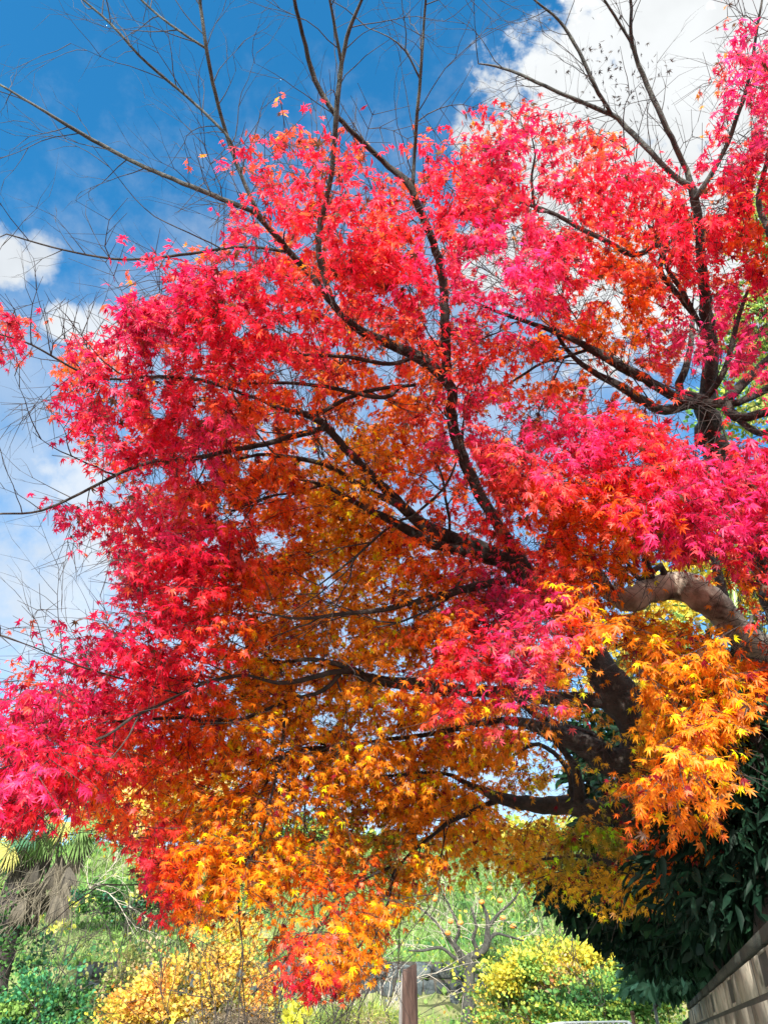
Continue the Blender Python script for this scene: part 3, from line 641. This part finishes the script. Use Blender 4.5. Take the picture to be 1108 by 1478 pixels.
HUE = """
RRRRRRRRRRRRRRRRRRRRRRRRRPPP
RRRRRRRRRRRRRRRRRRRRRRRRRPPP
RRRRRRRRRRRRRRRRRRRRRRRRRPPP
RRRRRRRRRRCCRRRRRRRRRRRRRPPP
RRRRRRRRRRCCRRRRRCCCRRRRRRPP
RRRRRRRRCRRCRRRRRCCCCRRRRRPP
RRRRRRRRCRRRRRRRRCCCRRCRRRRR
RRRRRRRRCRRRRRRRRCRRRRCRRRRO
RRRRCRRRCRRRRORRPPPPRRRRRROO
RRRRCRRCCRRORRRPPPPPROORRRRR
RRRRCCCCRRRRRRRRPPPPROOORRPP
CRRCCCCRRRRRRRRRPPPROOOORPPP
CRRCCCRRRRRPOOORROROOOOOPPPP
CRRCCRRRRROOOOOORROOOOOOPPPP
CRRCRRROPOOOOOOORPPPRROORPPP
RRCRRRRPOOOOAAOOPPOPPPROORRR
RRCRRRRPOOOAAAOOPROPPRRRPPPP
CCCCRPROOOOAAAOOROROROORPPPP
CCCCRRPOOOOAAAOORROOOOOPPPPP
CCCCCRRPROOAAAOOORROOOAPPPPP
CCCRCRRROOAAAAAOOPPROOAAAAAR
CCCCCRRROOAAAAAAOPPPOAAAAAAR
CCCCCRRROOAAAAAOOPPPOAAAAAAO
CCCCRRROOAAAAAAORRPPAAAAAAAO
CCCPRRROAAAAAAAORRPPAYAAAAAO
PPCRRROOAAAAAAAARAAAAYYAAAAO
PPRRROOOAAAAAAAAAAAAYYYAAAAR
PRRROOOOAAAAAAAAAAAYYYYOAAAA
PRROOOAAAAAAAAAAAAAYYYYOAAAA
RROOOROAAAAAVVAAAAAYYVVOOAAA
RRRRRPOAAAAAAVVAAYYYVVVOOOAA
RRRRRROAAAOOOOAAYYYYYYYYYYOO
RRRRRROAAAOOAAAAYYYYYYYYYYYY
RRRRRROOAOAAAAAAYYYYYYYYYYYY
RRRRRRROOOROAAAAYYYYYYYYYYYY
RRRRRRRRRORROAAYYYYYYYYYYYYY
RRRRRRRRRORROAAYYYYYYYYYYYYY
""".split()
DENm = np.array([[int(c) for c in r] for r in DEN], float)
PALETTE = dict(C=(.64, .012, .085), P=(.90, .038, .19), R=(.88, .020, .062), O=(.93, .115, .012), A=(.95, .31, .014), Y=(.90, .46, .03), V=(.24, .23, .02))
HUEm = np.array([[PALETTE[c] for c in r] for r in HUE], float)
def grid(m, x, y):
    gx_ = np.clip(np.asarray(x, float)/40-.5, 0, 26.999); gy_ = np.clip(np.asarray(y, float)/40-.5, 0, 35.999)
    xi = gx_.astype(int); yi = gy_.astype(int); fx = gx_-xi; fy = gy_-yi
    if m.ndim == 3: fx = fx[..., None]; fy = fy[..., None]
    return (m[yi, xi]*(1-fx)+m[yi, xi+1]*fx)*(1-fy)+(m[yi+1, xi]*(1-fx)+m[yi+1, xi+1]*fx)*fy
DP = np.array([(980, 1100, 2.75), (960, 1000, 3.1), (1000, 930, 3.2), (820, 900, 3.0), (800, 980, 3.0), (980, 720, 3.1), (800, 650, 3.3), (1080, 200, 4.1), (1080, 420, 4.1), (780, 220, 4.4), (780, 380, 3.4), (640, 300, 3.4), (500, 280, 3.2),
               (350, 450, 3.4), (150, 550, 3.5), (150, 720, 3.8), (250, 880, 3.6), (60, 1080, 3.4), (250, 1100, 4.3), (300, 1250, 4.1), (650, 1080, 4.6), (560, 1200, 4.9), (480, 1360, 4.0), (860, 1250, 5.1), (740, 1230, 5.8),
               (600, 600, 4.2), (480, 800, 4.8), (700, 830, 4.5), (480, 1000, 4.5), (680, 980, 3.6), (880, 480, 4.6), (900, 1060, 4.9), (950, 860, 4.2), (780, 1130, 5.4)], float)
def depth(x, y):
    w = 1/((np.asarray(x)[..., None]-DP[:, 0])**2+(np.asarray(y)[..., None]-DP[:, 1])**2+900)**1.3
    return (w*DP[:, 2]).sum(-1)/w.sum(-1)

# limbs: (tree, distance at the root, distance at the end, [(x, y, width px) ...]); roots first
LIMBS = [
 ('A', 5.3, 5.0, [(1098, 1490, 70), (1076, 1400, 68), (1034, 1310, 66), (975, 1215, 64), (932, 1140, 62), (922, 1070, 60), (912, 1030, 58), (880, 985, 52), (853, 945, 42), (838, 905, 36)]),
 ('A', 5.0, 4.2, [(838, 905, 36), (815, 885, 33), (775, 855, 30), (735, 815, 27), (690, 788, 24), (650, 776, 22), (620, 764, 20), (593, 742, 18), (562, 712, 16), (523, 673, 14), (497, 645, 13), (465, 610, 12), (440, 598, 11), (405, 590, 8), (370, 575, 5)]),
 ('A', 4.75, 4.35, [(725, 822, 22), (670, 799, 20), (624, 787, 17), (577, 759, 15), (538, 739, 12), (500, 718, 9), (465, 700, 7), (425, 690, 4)]),
 ('A', 4.5, 4.2, [(593, 742, 14), (577, 729, 13), (531, 708, 12), (484, 678, 10), (457, 667, 9), (387, 656, 7), (335, 664, 4)]),
 ('A', 4.5, 4.2, [(668, 718, 6), (628, 727, 5.5), (590, 740, 5), (555, 765, 5), (511, 805, 4.5), (461, 844, 3)]),
 ('A', 4.5, 4.3, [(660, 772, 6), (655, 743, 5.5), (645, 715, 5), (640, 690, 4), (625, 650, 2.5)]),
 ('A', 4.3, 3.7, [(470, 612, 12), (430, 625, 11), (380, 640, 10), (330, 650, 9), (280, 662, 8), (230, 664, 7), (180, 680, 6), (130, 705, 5), (60, 737, 4), (-10, 742, 3)]),
 ('A', 4.3, 4.4, [(455, 606, 9), (500, 578, 8), (545, 562, 7), (600, 556, 6)]),
 ('A', 4.9, 4.1, [(800, 872, 24), (755, 812, 21), (715, 752, 19), (680, 690, 18), (652, 610, 17), (650, 560, 18), (610, 520, 18), (570, 500, 16), (520, 478, 14), (480, 440, 12), (455, 405, 11), (425, 372, 10), (393, 335, 9), (365, 305, 8)]),
 ('A', 4.1, 4.3, [(365, 305, 8), (290, 275, 8), (200, 237, 7.5), (150, 211, 7), (100, 182, 6), (50, 152, 4.5), (0, 122, 3.5), (-60, 85, 2.5)]),
 ('A', 4.4, 4.0, [(650, 560, 16), (645, 470, 15.5), (640, 405, 15), (625, 350, 12.9), (605, 300, 12), (588, 262, 12), (560, 240, 11), (522, 203, 10), (485, 166, 9), (455, 116, 9), (437, 50, 7), (424, -5, 6), (415, -60, 4)]),
 ('A', 4.2, 4.0, [(480, 440, 11), (460, 370, 10), (465, 313, 10), (478, 253, 10), (485, 167, 10), (493, 91, 8), (505, 40, 6.5), (523, -2, 5), (545, -60, 3)]),
 ('A', 4.0, 4.0, [(492, 85, 6), (481, 25, 5), (470, -30, 3)]),
 ('A', 4.2, 4.1, [(592, 270, 8), (597, 220, 7), (600, 176, 6.5), (607, 100, 5.5), (611, 40, 4.5), (615, -10, 4), (620, -60, 2)]),
 ('A', 4.1, 4.1, [(607, 112, 3.5), (585, 72, 3), (560, 52, 2), (530, 40, 1.5)]),
 ('A', 4.1, 4.1, [(385, 322, 8), (369, 298, 7.5), (348, 252, 7), (328, 197, 7), (308, 121, 7), (298, 70, 6.5), (290, 10, 5.5), (285, -50, 4)]),
 ('A', 4.1, 4.3, [(340, 228, 5), (333, 202, 5), (283, 151, 5), (242, 116, 5), (202, 81, 4.5), (161, 35, 4), (121, 0, 3), (70, -50, 2)]),
 ('A', 4.1, 4.2, [(298, 68, 4.5), (245, 34, 4), (205, 0, 3.5), (170, -40, 2)]),
 ('A', 4.1, 4.1, [(430, 378, 6), (353, 363, 5), (262, 371, 4.5), (177, 376, 4), (91, 361, 3), (10, 338, 2)]),
 ('A', 4.6, 4.0, [(775, 855, 14), (741, 843, 14), (676, 853, 14), (610, 868, 12), (550, 881, 10), (490, 887, 8), (430, 893, 5), (360, 880, 3)]),
 ('A', 4.6, 4.2, [(701, 787, 5), (671, 833, 5), (641, 868, 5), (575, 898, 4), (540, 905, 3)]),
 ('A', 4.3, 4.2, [(590, 728, 5), (641, 692, 4.5), (660, 640, 4), (640, 590, 3)]),
 ('A', 5.2, 4.2, [(918, 1062, 30), (870, 1012, 24), (800, 1008, 22), (720, 998, 20), (650, 996, 19), (605, 989, 19), (560, 984, 17), (525, 977, 15), (500, 963, 12), (455, 952, 8), (410, 955, 5), (350, 948, 3)]),
 ('A', 4.4, 4.0, [(530, 980, 9), (485, 977, 10), (445, 983, 9), (404, 987, 7), (350, 975, 4), (290, 985, 3)]),
 ('A', 4.4, 4.1, [(490, 996, 8), (465, 1008, 8), (414, 1018, 6), (349, 1040, 7), (303, 1044, 7), (263, 1036, 6), (182, 1041, 5), (110, 1045, 3)]),
 ('A', 4.0, 3.4, [(330, 940, 5), (280, 975, 5), (227, 1011, 5), (192, 1031, 5), (152, 1061, 4.5), (96, 1079, 4), (50, 1094, 3), (0, 1110, 2)]),
 ('A', 5.2, 4.8, [(926, 1092, 44), (877, 1096, 42), (852, 1081, 36), (822, 1066, 30), (782, 1051, 22), (745, 1042, 16), (690, 1045, 11), (620, 1060, 8), (540, 1070, 6), (460, 1085, 4)]),
 ('A', 5.2, 5.1, [(872, 1080, 18), (868, 1068, 18), (852, 1060, 17), (807, 1046, 15), (775, 1032, 11), (740, 1005, 7)]),
 ('A', 5.4, 5.2, [(935, 1180, 34), (880, 1175, 30), (822, 1166, 27), (792, 1162, 25), (736, 1157, 18), (701, 1143, 13), (671, 1129, 9), (630, 1115, 6), (560, 1120, 4)]),
 ('A', 5.3, 5.1, [(835, 1165, 18), (837, 1150, 17), (832, 1111, 14), (815, 1085, 11), (800, 1070, 9)]),
 ('A', 5.3, 5.2, [(826, 1160, 10), (817, 1106, 9), (777, 1074, 7), (740, 1090, 5)]),
 ('A', 5.2, 4.9, [(730, 1158, 10), (686, 1174, 9), (651, 1187, 8), (626, 1205, 6), (590, 1235, 5), (567, 1263, 5), (561, 1301, 4), (540, 1335, 3.5), (517, 1368, 3)]),
 ('A', 4.9, 4.1, [(575, 1245, 4.5), (515, 1275, 4), (470, 1325, 3.5), (435, 1370, 3)]),
 ('A', 4.4, 4.2, [(420, 1018, 5), (405, 1100, 4.5), (379, 1206, 4.5), (356, 1248, 4.5), (322, 1290, 4), (318, 1320, 3)]),
 ('A', 5.6, 5.4, [(985, 1250, 17), (953, 1256, 16), (902, 1257, 13), (877, 1244, 9), (840, 1235, 6), (780, 1240, 4)]),
 ('A', 4.2, 3.6, [(360, 560, 6), (283, 541, 7), (202, 541, 6), (162, 546, 5), (116, 536, 4), (45, 497, 3), (-10, 480, 2)]),
 ('A', 4.2, 4.0, [(590, 562, 8), (560, 576, 8), (505, 566, 8), (455, 556, 7), (389, 552, 6), (330, 555, 4)]),
 ('A', 4.2, 4.0, [(600, 515, 8), (560, 526, 8), (505, 516, 7), (440, 512, 5), (360, 500, 3)]),
 ('A', 4.3, 4.1, [(470, 700, 5), (430, 710, 4), (384, 718, 4), (330, 740, 3)]),
 ('A', 3.9, 3.5, [(250, 955, 3), (180, 960, 3), (110, 950, 3), (50, 930, 2), (0, 915, 2)]),
 ('A', 4.8, 4.5, [(480, 1081, 8), (440, 1080, 6.5), (405, 1090, 5), (360, 1120, 3)]),
 ('A', 4.8, 4.5, [(500, 1078, 6), (455, 1110, 5), (430, 1140, 4), (400, 1175, 2.5)]),
 ('A', 4.75, 4.4, [(470, 1082, 6), (415, 1088, 5), (385, 1130, 4), (350, 1190, 3)]),
 ('B', 6.0, 5.0, [(1175, 1150, 70), (1150, 960, 52), (1106, 830, 36), (1080, 760, 36), (1060, 690, 36), (1032, 650, 40), (1019, 622, 38), (1023, 560, 25), (1024, 498, 21), (1018, 440, 17), (1012, 380, 15), (1007, 322, 13), (999, 272, 12)]),
 ('B', 5.0, 4.9, [(999, 275, 11), (990, 247, 10), (978, 221, 10), (953, 166, 9), (933, 121, 8.5), (912, 65, 7), (910, 0, 5), (908, -50, 3)]),
 ('B', 4.9, 4.9, [(913, 66, 5), (893, 33, 5), (872, 0, 4), (850, -40, 2.5)]),
 ('B', 5.0, 4.9, [(999, 278, 11), (970, 255, 10), (938, 221, 10), (897, 178, 9), (882, 166, 8), (812, 136, 7), (751, 108, 5.5), (716, 96, 4), (690, 92, 2)]),
 ('B', 4.9, 4.9, [(892, 172, 7), (862, 126, 7), (837, 75, 6), (807, 30, 5), (771, 0, 3.5), (740, -40, 2)]),
 ('B', 5.0, 5.0, [(1001, 285, 10), (1009, 278, 9), (1043, 221, 8), (1062, 170, 7), (1079, 116, 6), (1099, 0, 3.5)]),
 ('B', 5.0, 4.4, [(1018, 632, 18), (993, 606, 16), (943, 566, 16), (872, 520, 14), (832, 495, 11), (787, 475, 9), (716, 450, 6), (670, 430, 3)]),
 ('B', 5.0, 4.6, [(1016, 636, 17), (980, 614, 15), (953, 601, 15), (902, 566, 13), (852, 536, 10), (822, 510, 8), (802, 480, 6), (790, 440, 4)]),
 ('B', 4.6, 4.5, [(840, 530, 6), (800, 530, 5.5), (782, 528, 5), (746, 548, 4.5), (725, 560, 3)]),
 ('B', 5.0, 5.1, [(1026, 618, 12), (1035, 588, 11), (1054, 535, 9.5), (1064, 475, 8), (1080, 420, 5)]),
 ('B', 5.0, 5.3, [(1034, 624, 16), (1054, 600, 15), (1084, 556, 13.5), (1112, 520, 11), (1150, 470, 8)]),
 ('B', 5.0, 5.2, [(1038, 628, 14), (1069, 601, 12.5), (1108, 571, 11), (1160, 535, 8)]),
 ('B', 5.0, 4.8, [(1035, 636, 17), (1054, 627, 15), (1108, 606, 13), (1170, 585, 9)]),
 ('B', 5.0, 4.6, [(1040, 650, 11), (1079, 645, 10), (1112, 634, 9), (1170, 610, 6)]),
 ('B', 5.0, 5.6, [(1016, 612, 15), (973, 576, 13), (983, 545, 12), (993, 512, 10), (1000, 450, 7)]),
 ('B', 5.2, 4.9, [(1016, 494, 9), (985, 440, 9), (950, 392, 9), (963, 350, 9), (940, 358, 9), (913, 368, 9), (872, 347, 8.5), (832, 327, 7.5), (792, 305, 6.5), (741, 290, 4)]),
 ('B', 5.0, 5.0, [(1010, 470, 9), (988, 428, 8), (963, 388, 7), (953, 353, 6), (935, 325, 4)]),
 ('B', 4.9, 4.7, [(792, 305, 5), (772, 300, 5.5), (767, 252, 5), (772, 224, 3.5), (765, 190, 2)]),
 ('B', 5.4, 5.2, [(1125, 440, 12), (1099, 327, 10), (1090, 288, 9), (1104, 226, 7), (1115, 150, 4)]),
 ('B', 5.0, 4.7, [(1150, 980, 52), (1100, 960, 50), (1066, 922, 46), (1032, 880, 46), (1002, 855, 45), (970, 848, 42), (935, 856, 39), (900, 866, 38), (872, 848, 28), (846, 806, 22), (815, 775, 17), (790, 740, 12), (750, 720, 7)]),
 ('B', 4.8, 4.6, [(950, 850, 14), (935, 812, 14), (930, 780, 12), (915, 730, 9), (880, 690, 6)]),
 ('B', 4.8, 4.8, [(975, 845, 12), (960, 815, 11), (925, 835, 9), (900, 800, 6)]),
 ('B', 5.2, 5.4, [(1042, 880, 18), (1036, 855, 17), (1030, 815, 13), (1020, 780, 9), (1005, 740, 6)]),
]
class Skel:
    def __init__(s): s.p = np.zeros((60000, 3)); s.r = np.zeros(60000); s.L = np.zeros(60000); s.t = np.zeros(60000, int); s.d = np.zeros((60000, 3)); s.n = 0
    def add(s, p, r, L, t_, d): s.p[s.n] = p; s.r[s.n] = r; s.L[s.n] = L; s.t[s.n] = t_; s.d[s.n] = d; s.n += 1
SK = Skel()
baseA = PY(1092, 1470, 4.7); baseA[2] = 1.7
baseB = PY(1180, 1150, 5.2); baseB[2] = 1.85
treeA = thing('maple_tree', 'red and orange maple with dark low limbs sweeping left across the photo', 'maple tree', baseA)
treeB = thing('maple_tree', 'crimson topped maple at the right whose limbs fan out from one fork', 'maple tree', baseB)
TREE = [treeA, treeB]
for i, (tr, d0, d1, pl) in enumerate(LIMBS):
    ti = 0 if tr == 'A' else 1
    pl = [list(q) for q in pl]; n = len(pl)
    cum = np.concatenate([[0], np.cumsum([math.hypot(pl[k+1][0]-pl[k][0], pl[k+1][1]-pl[k][1]) for k in range(n-1)])]); cum /= cum[-1]
    pts = []
    for k, (x, y, w) in enumerate(pl):
        d = d0+(d1-d0)*cum[k]+(.05*math.sin(k*1.7+i) if 0 < k < n-1 else 0)
        pts.append(np.append(P(x, y, d), w/2*d/F*(.70 if y < 260 else .80 if w < 13 else .88)))
    pts = np.array(pts); root = i == 0 or pl[0][0] == 1175
    if root:                                             # carry the bole down into the bank
        b = baseA if ti == 0 else baseB
        pts = np.vstack([np.append(b-np.array([0, 0, .2]), pts[0, 3]*1.25), pts]) if ti == 1 else pts
    else:                                                # start on the nearest wood of the same tree
        m_ = SK.t[:SK.n] == ti
        ds = np.linalg.norm(SK.p[:SK.n]-pts[0, :3], axis=1)+np.where(m_, 0, 9); j = int(ds.argmin())
        shift = SK.p[j]-pts[0, :3]; fall = np.exp(-np.arange(n)*.8)
        pts[:, :3] += shift*fall[:, None]
    c = catmull(pts, .045)
    c[1:-1, :3] += rng.normal(0, 1, (len(c)-2, 3))*(c[1:-1, 3:4]*.10)
    L0 = 0 if root else SK.L[j]
    ll = L0+np.concatenate([[0], np.cumsum(np.linalg.norm(np.diff(c[:, :3], axis=0), axis=1))])
    mb = MB(); big = pl[0][2] > 22
    if not root: c[0, 3] *= 1.0
    rad = np.maximum(c[:, 3], .0016)
    mb.tube(c[:, :3], rad, 12 if big else 7, rough=.07 if big else .04)
    mat = M_log if pl[0] == [1150, 980, 52] else (M_bark2 if (pl[len(pl)//2][1] < 290 and pl[0][2] <= 12) else M_bark)
    mb.build('trunk' if root else 'limb', mat, TREE[ti], True)
    for k in range(len(c)):
        dd = unit(c[min(k+1, len(c)-1), :3]-c[max(k-1, 0), :3]); SK.add(c[k, :3], rad[k], ll[k], ti, dd)

NLIMB = SK.n
# sprays: where twigs end
NS = 4300
lay = [(0, .40), (.42, .30), (1.0, .30)]
cand = []
while len(cand) < NS:
    x = rng.uniform(-90, 1330); y = rng.uniform(-150, 1450)
    dn = float(grid(DENm, x, max(y, 10)))
    if rng.random() < np.interp(y, [560, 800], [.42, 0]): continue
    if rng.random() < (dn/9)**1.15 and not (x < 0 and y < 400):
        l_ = rng.choice(3, p=[a[1] for a in lay]); d = float(depth(x, y))+lay[l_][0]+rng.normal(0, .10)
        cand.append((x, y, d, l_))
cpos = np.array([P(x, y, d) for x, y, d, l_ in cand])
near = np.array([np.min(np.linalg.norm(SK.p[:SK.n]-c, axis=1)) for c in cpos])
segs = [[], []]; LV = dict(pos=[], ax=[], nr=[], sz=[], col=[], tr=[])
for ci in np.argsort(near):
    x, y, d, l_ = cand[ci]; c = cpos[ci]
    dv = SK.p[:SK.n]-c; ds = np.linalg.norm(dv, axis=1)
    cost = ds+.10*SK.L[:SK.n]+np.where(SK.r[:SK.n] > .05, .25, 0)
    j = int(cost.argmin()); p0 = SK.p[j]; L = ds[j]; ti = int(SK.t[j])
    dir0 = unit(unit(c-p0)+.55*SK.d[j]); ctrl = p0+dir0*L*.5+np.array([0, 0, .06*L])+rv()*.05*L
    n = max(2, int(L/.06)); r0 = min(SK.r[j]*.7, .0022+.0045*L); prev = p0; stem = []
    for k in range(1, n+1):
        s = k/n; q = (1-s)**2*p0+2*s*(1-s)*ctrl+s*s*c+rv()*.005
        ra, rb = r0+(.0014-r0)*(s-1/n), r0+(.0014-r0)*s
        segs[ti].append((prev, q, ra, rb)); SK.add(q, rb, SK.L[j]+L*s, ti, unit(q-prev)) if SK.n < 59000 else None
        stem.append((q, unit(q-prev))); prev = q
    td = unit(c-p0+np.array([0, 0, -.25])); out = unit(np.array([td[0], td[1], 0])+1e-6)
    pn = unit(np.array([0, 0, 1.])+.45*rv()); side = unit(np.cross(pn, td))
    tips = [(c, td, rng.uniform(.05, .12))]
    for q, dq in stem[-4:]:
        for sgn in (-1, 1):
            tips.append((q, unit(dq*.75+sgn*side*.8+rv()*.25+np.array([0, 0, -.12])), rng.uniform(.09, .21)))
    hue = np.array(grid(HUEm, x+rng.normal(0, 16), y+rng.normal(0, 16)))
    if l_ == 1: hue = hue*.8+.2*hue*np.array([1.0, 1.5, .6])
    if l_ == 2: hue = hue*.5+.5*np.array([.95, .20, .014])
    hue = hue*rng.uniform(.88, 1.18)
    for q, dq, tl in tips:
        e = q+dq*tl+np.array([0, 0, -.12*tl]); segs[ti].append((q, e, .0016, .0009))
        nodes = [(.25, 2), (.45, 2), (.65, 2), (.85, 2), (1., 2)]
        for s, m_ in nodes:
            b = q+(e-q)*s; sd = unit(np.cross(dq, pn))
            for g in range(m_):
                if rng.random() < .10: continue
                a = unit(dq*rng.uniform(.3, .9)+sd*(1 if g else -1)*rng.uniform(.3, 1.)+np.array([0, 0, -1.])*rng.uniform(.1, 1.15)+rv()*.25)
                nn = np.array([0, 0, 1.])*.9-FW*.0+rv()*.6+out*.3
                sz = rng.uniform(.0225, .042); LV['pos'].append(b+a*sz*.6); LV['ax'].append(a); LV['nr'].append(nn); LV['sz'].append(sz)
                h = hue*rng.uniform(.8, 1.2)
                u = rng.random()
                if u < .05: h = np.array([.30, .012, .03])*rng.uniform(.6, 1.2)
                elif u < .15: h = h*np.array([1, 2.6, .6])
                elif u < .19: h = h*.5+np.array([.40, .10, .01])
                elif u < .22: h = np.array([.13, .055, .025])*rng.uniform(.6, 1.4)
                elif u < .27: h = h*.8+np.array([.12, .05, .09])
                LV['col'].append(h); LV['tr'].append(ti)
A = {k: np.array(v) for k, v in LV.items()}
px, py, pz = proj(A['pos']+A['ax']*A['sz'][:, None]*.5)
dn = grid(DENm, px, np.maximum(py, 10))
A['rnd'] = rng.random(len(px)); A['var'] = rng.integers(0, 5, len(px))
gap = vnoise(px, py, 30, 21)*.6+vnoise(px, py, 62, 22)*.4
keep = (rng.random(len(px)) < np.clip((dn-.6)/4.6, 0, 1)) & (rng.random(len(px)) < np.clip((gap-np.interp(py, [560, 760], [.30, .17]))*8, .07, 1)) & (np.linalg.norm(A['pos']-CAM, axis=1) > 1.8)
dist = np.linalg.norm(A['pos']-CAM, axis=1)
# the heavy limbs run on the near side of the foliage: thin the leaves that hang in front of them
lim = np.where(SK.r[:NLIMB] > .007)[0]; lx, ly, lz = proj(SK.p[lim]); ld = np.linalg.norm(SK.p[lim]-CAM, axis=1); lw = SK.r[lim]/lz*F
for k in range(len(lim)):
    if 720 < lx[k] < 1200 and 645 < ly[k] < 805 or 755 < lx[k] < 860 and 790 < ly[k] < 1000 or lx[k] > 900 and 935 < ly[k]: continue
    m_ = (np.abs(px-lx[k]) < lw[k]+5) & (np.abs(py-ly[k]) < lw[k]+5) & (dist < ld[k]+.02)
    keep &= ~(m_ & (A['rnd'] < (.86 if SK.r[lim[k]] > .012 else .74)))
for ti in (0, 1):
    nearm = keep & (A['tr'] == ti) & (dist < 3.4); farm = keep & (A['tr'] == ti) & (dist >= 3.4)
    # one crown: both leaf outlines go into one mesh of the tree
    a_ = []; off = 0
    for m_, det in ((nearm, True), (farm, False)):
        for vi, q in enumerate(VAR):
            w_ = m_ & (A['var'] == vi)
            v, f, c = leaf_arrays(maple_tpl(det, *q), A['pos'][w_], A['ax'][w_], A['nr'][w_], A['sz'][w_], A['col'][w_]); a_.append((v, f+off, c)); off += len(v)
    f = np.concatenate([q[1] for q in a_])
    link_mesh('crown', np.vstack([q[0] for q in a_]), f, np.full(len(f)//3, 3), M_maple, TREE[ti], np.vstack([q[2] for q in a_]))
BARE_ENDS = {(470, 612), (430, 378), (360, 560), (250, 955), (330, 940)}
# fine bare twigs on the leafless upper branches
for i, (tr, d0, d1, pl) in enumerate(LIMBS):
    if pl[0][2] <= 12 and pl[len(pl)//2][1] < 300 or tuple(pl[0][:2]) in BARE_ENDS:
        ti = 0 if tr == 'A' else 1; n = len(pl)
        for k in range(0, n-1):
            x0, y0, w0 = pl[k]; x1, y1, w1 = pl[k+1]
            m_ = max(1, int(math.hypot(x1-x0, y1-y0)/26))
            for q in range(m_):
                if tuple(pl[0][:2]) in BARE_ENDS and x0 > 230: continue
                s = (q+rng.random())/m_; d = d0+(d1-d0)*(k+s)/(n-1); p = P(x0+(x1-x0)*s, y0+(y1-y0)*s, d)
                j = int(np.linalg.norm(SK.p[:SK.n]-p, axis=1).argmin()); p = SK.p[j]
                ax_ = SK.d[j]; s_ = unit(np.cross(ax_, rv()))
                recursive_twigs(p, unit(ax_*.7+s_*.8+np.array([0, 0, .25])), rng.uniform(.15, .55), .0028, 2, segs[ti], .6, .02, 3)
for j in range(NLIMB):
    if .006 < SK.r[j] < .034 and rng.random() < .16:
        x_, y_, z_ = proj(SK.p[j])
        if y_ < 330 or x_ > 1060: continue
        v_ = unit(SK.p[j]-CAM); s_ = unit(np.cross(v_, SK.d[j]))*(1 if rng.random() < .5 else -1)
        recursive_twigs(SK.p[j], unit(SK.d[j]*.9+s_*rng.uniform(.2, .8)-v_*rng.uniform(.0, .35)), rng.uniform(.3, .85), rng.uniform(.0035, .0065), 2, segs[int(SK.t[j])], .5, 0, 3)
for ti in (0, 1): twigs_obj('twigs', segs[ti], M_twig, TREE[ti])
# withered brown leaves still hanging on the leafless right hand branches
c = [P(880+rng.normal(0, 42), 110+rng.normal(0, 32), 4.9+rng.normal(0, .15)) for _ in range(110)]
leaf_mesh('withered_leaves', T_maple, c, rv(110)*.5+np.array([0, 0, -1]), rv(110), rng.uniform(.016, .03, 110), np.tile([.05, .035, .03], (110, 1)), M_maple, treeB)
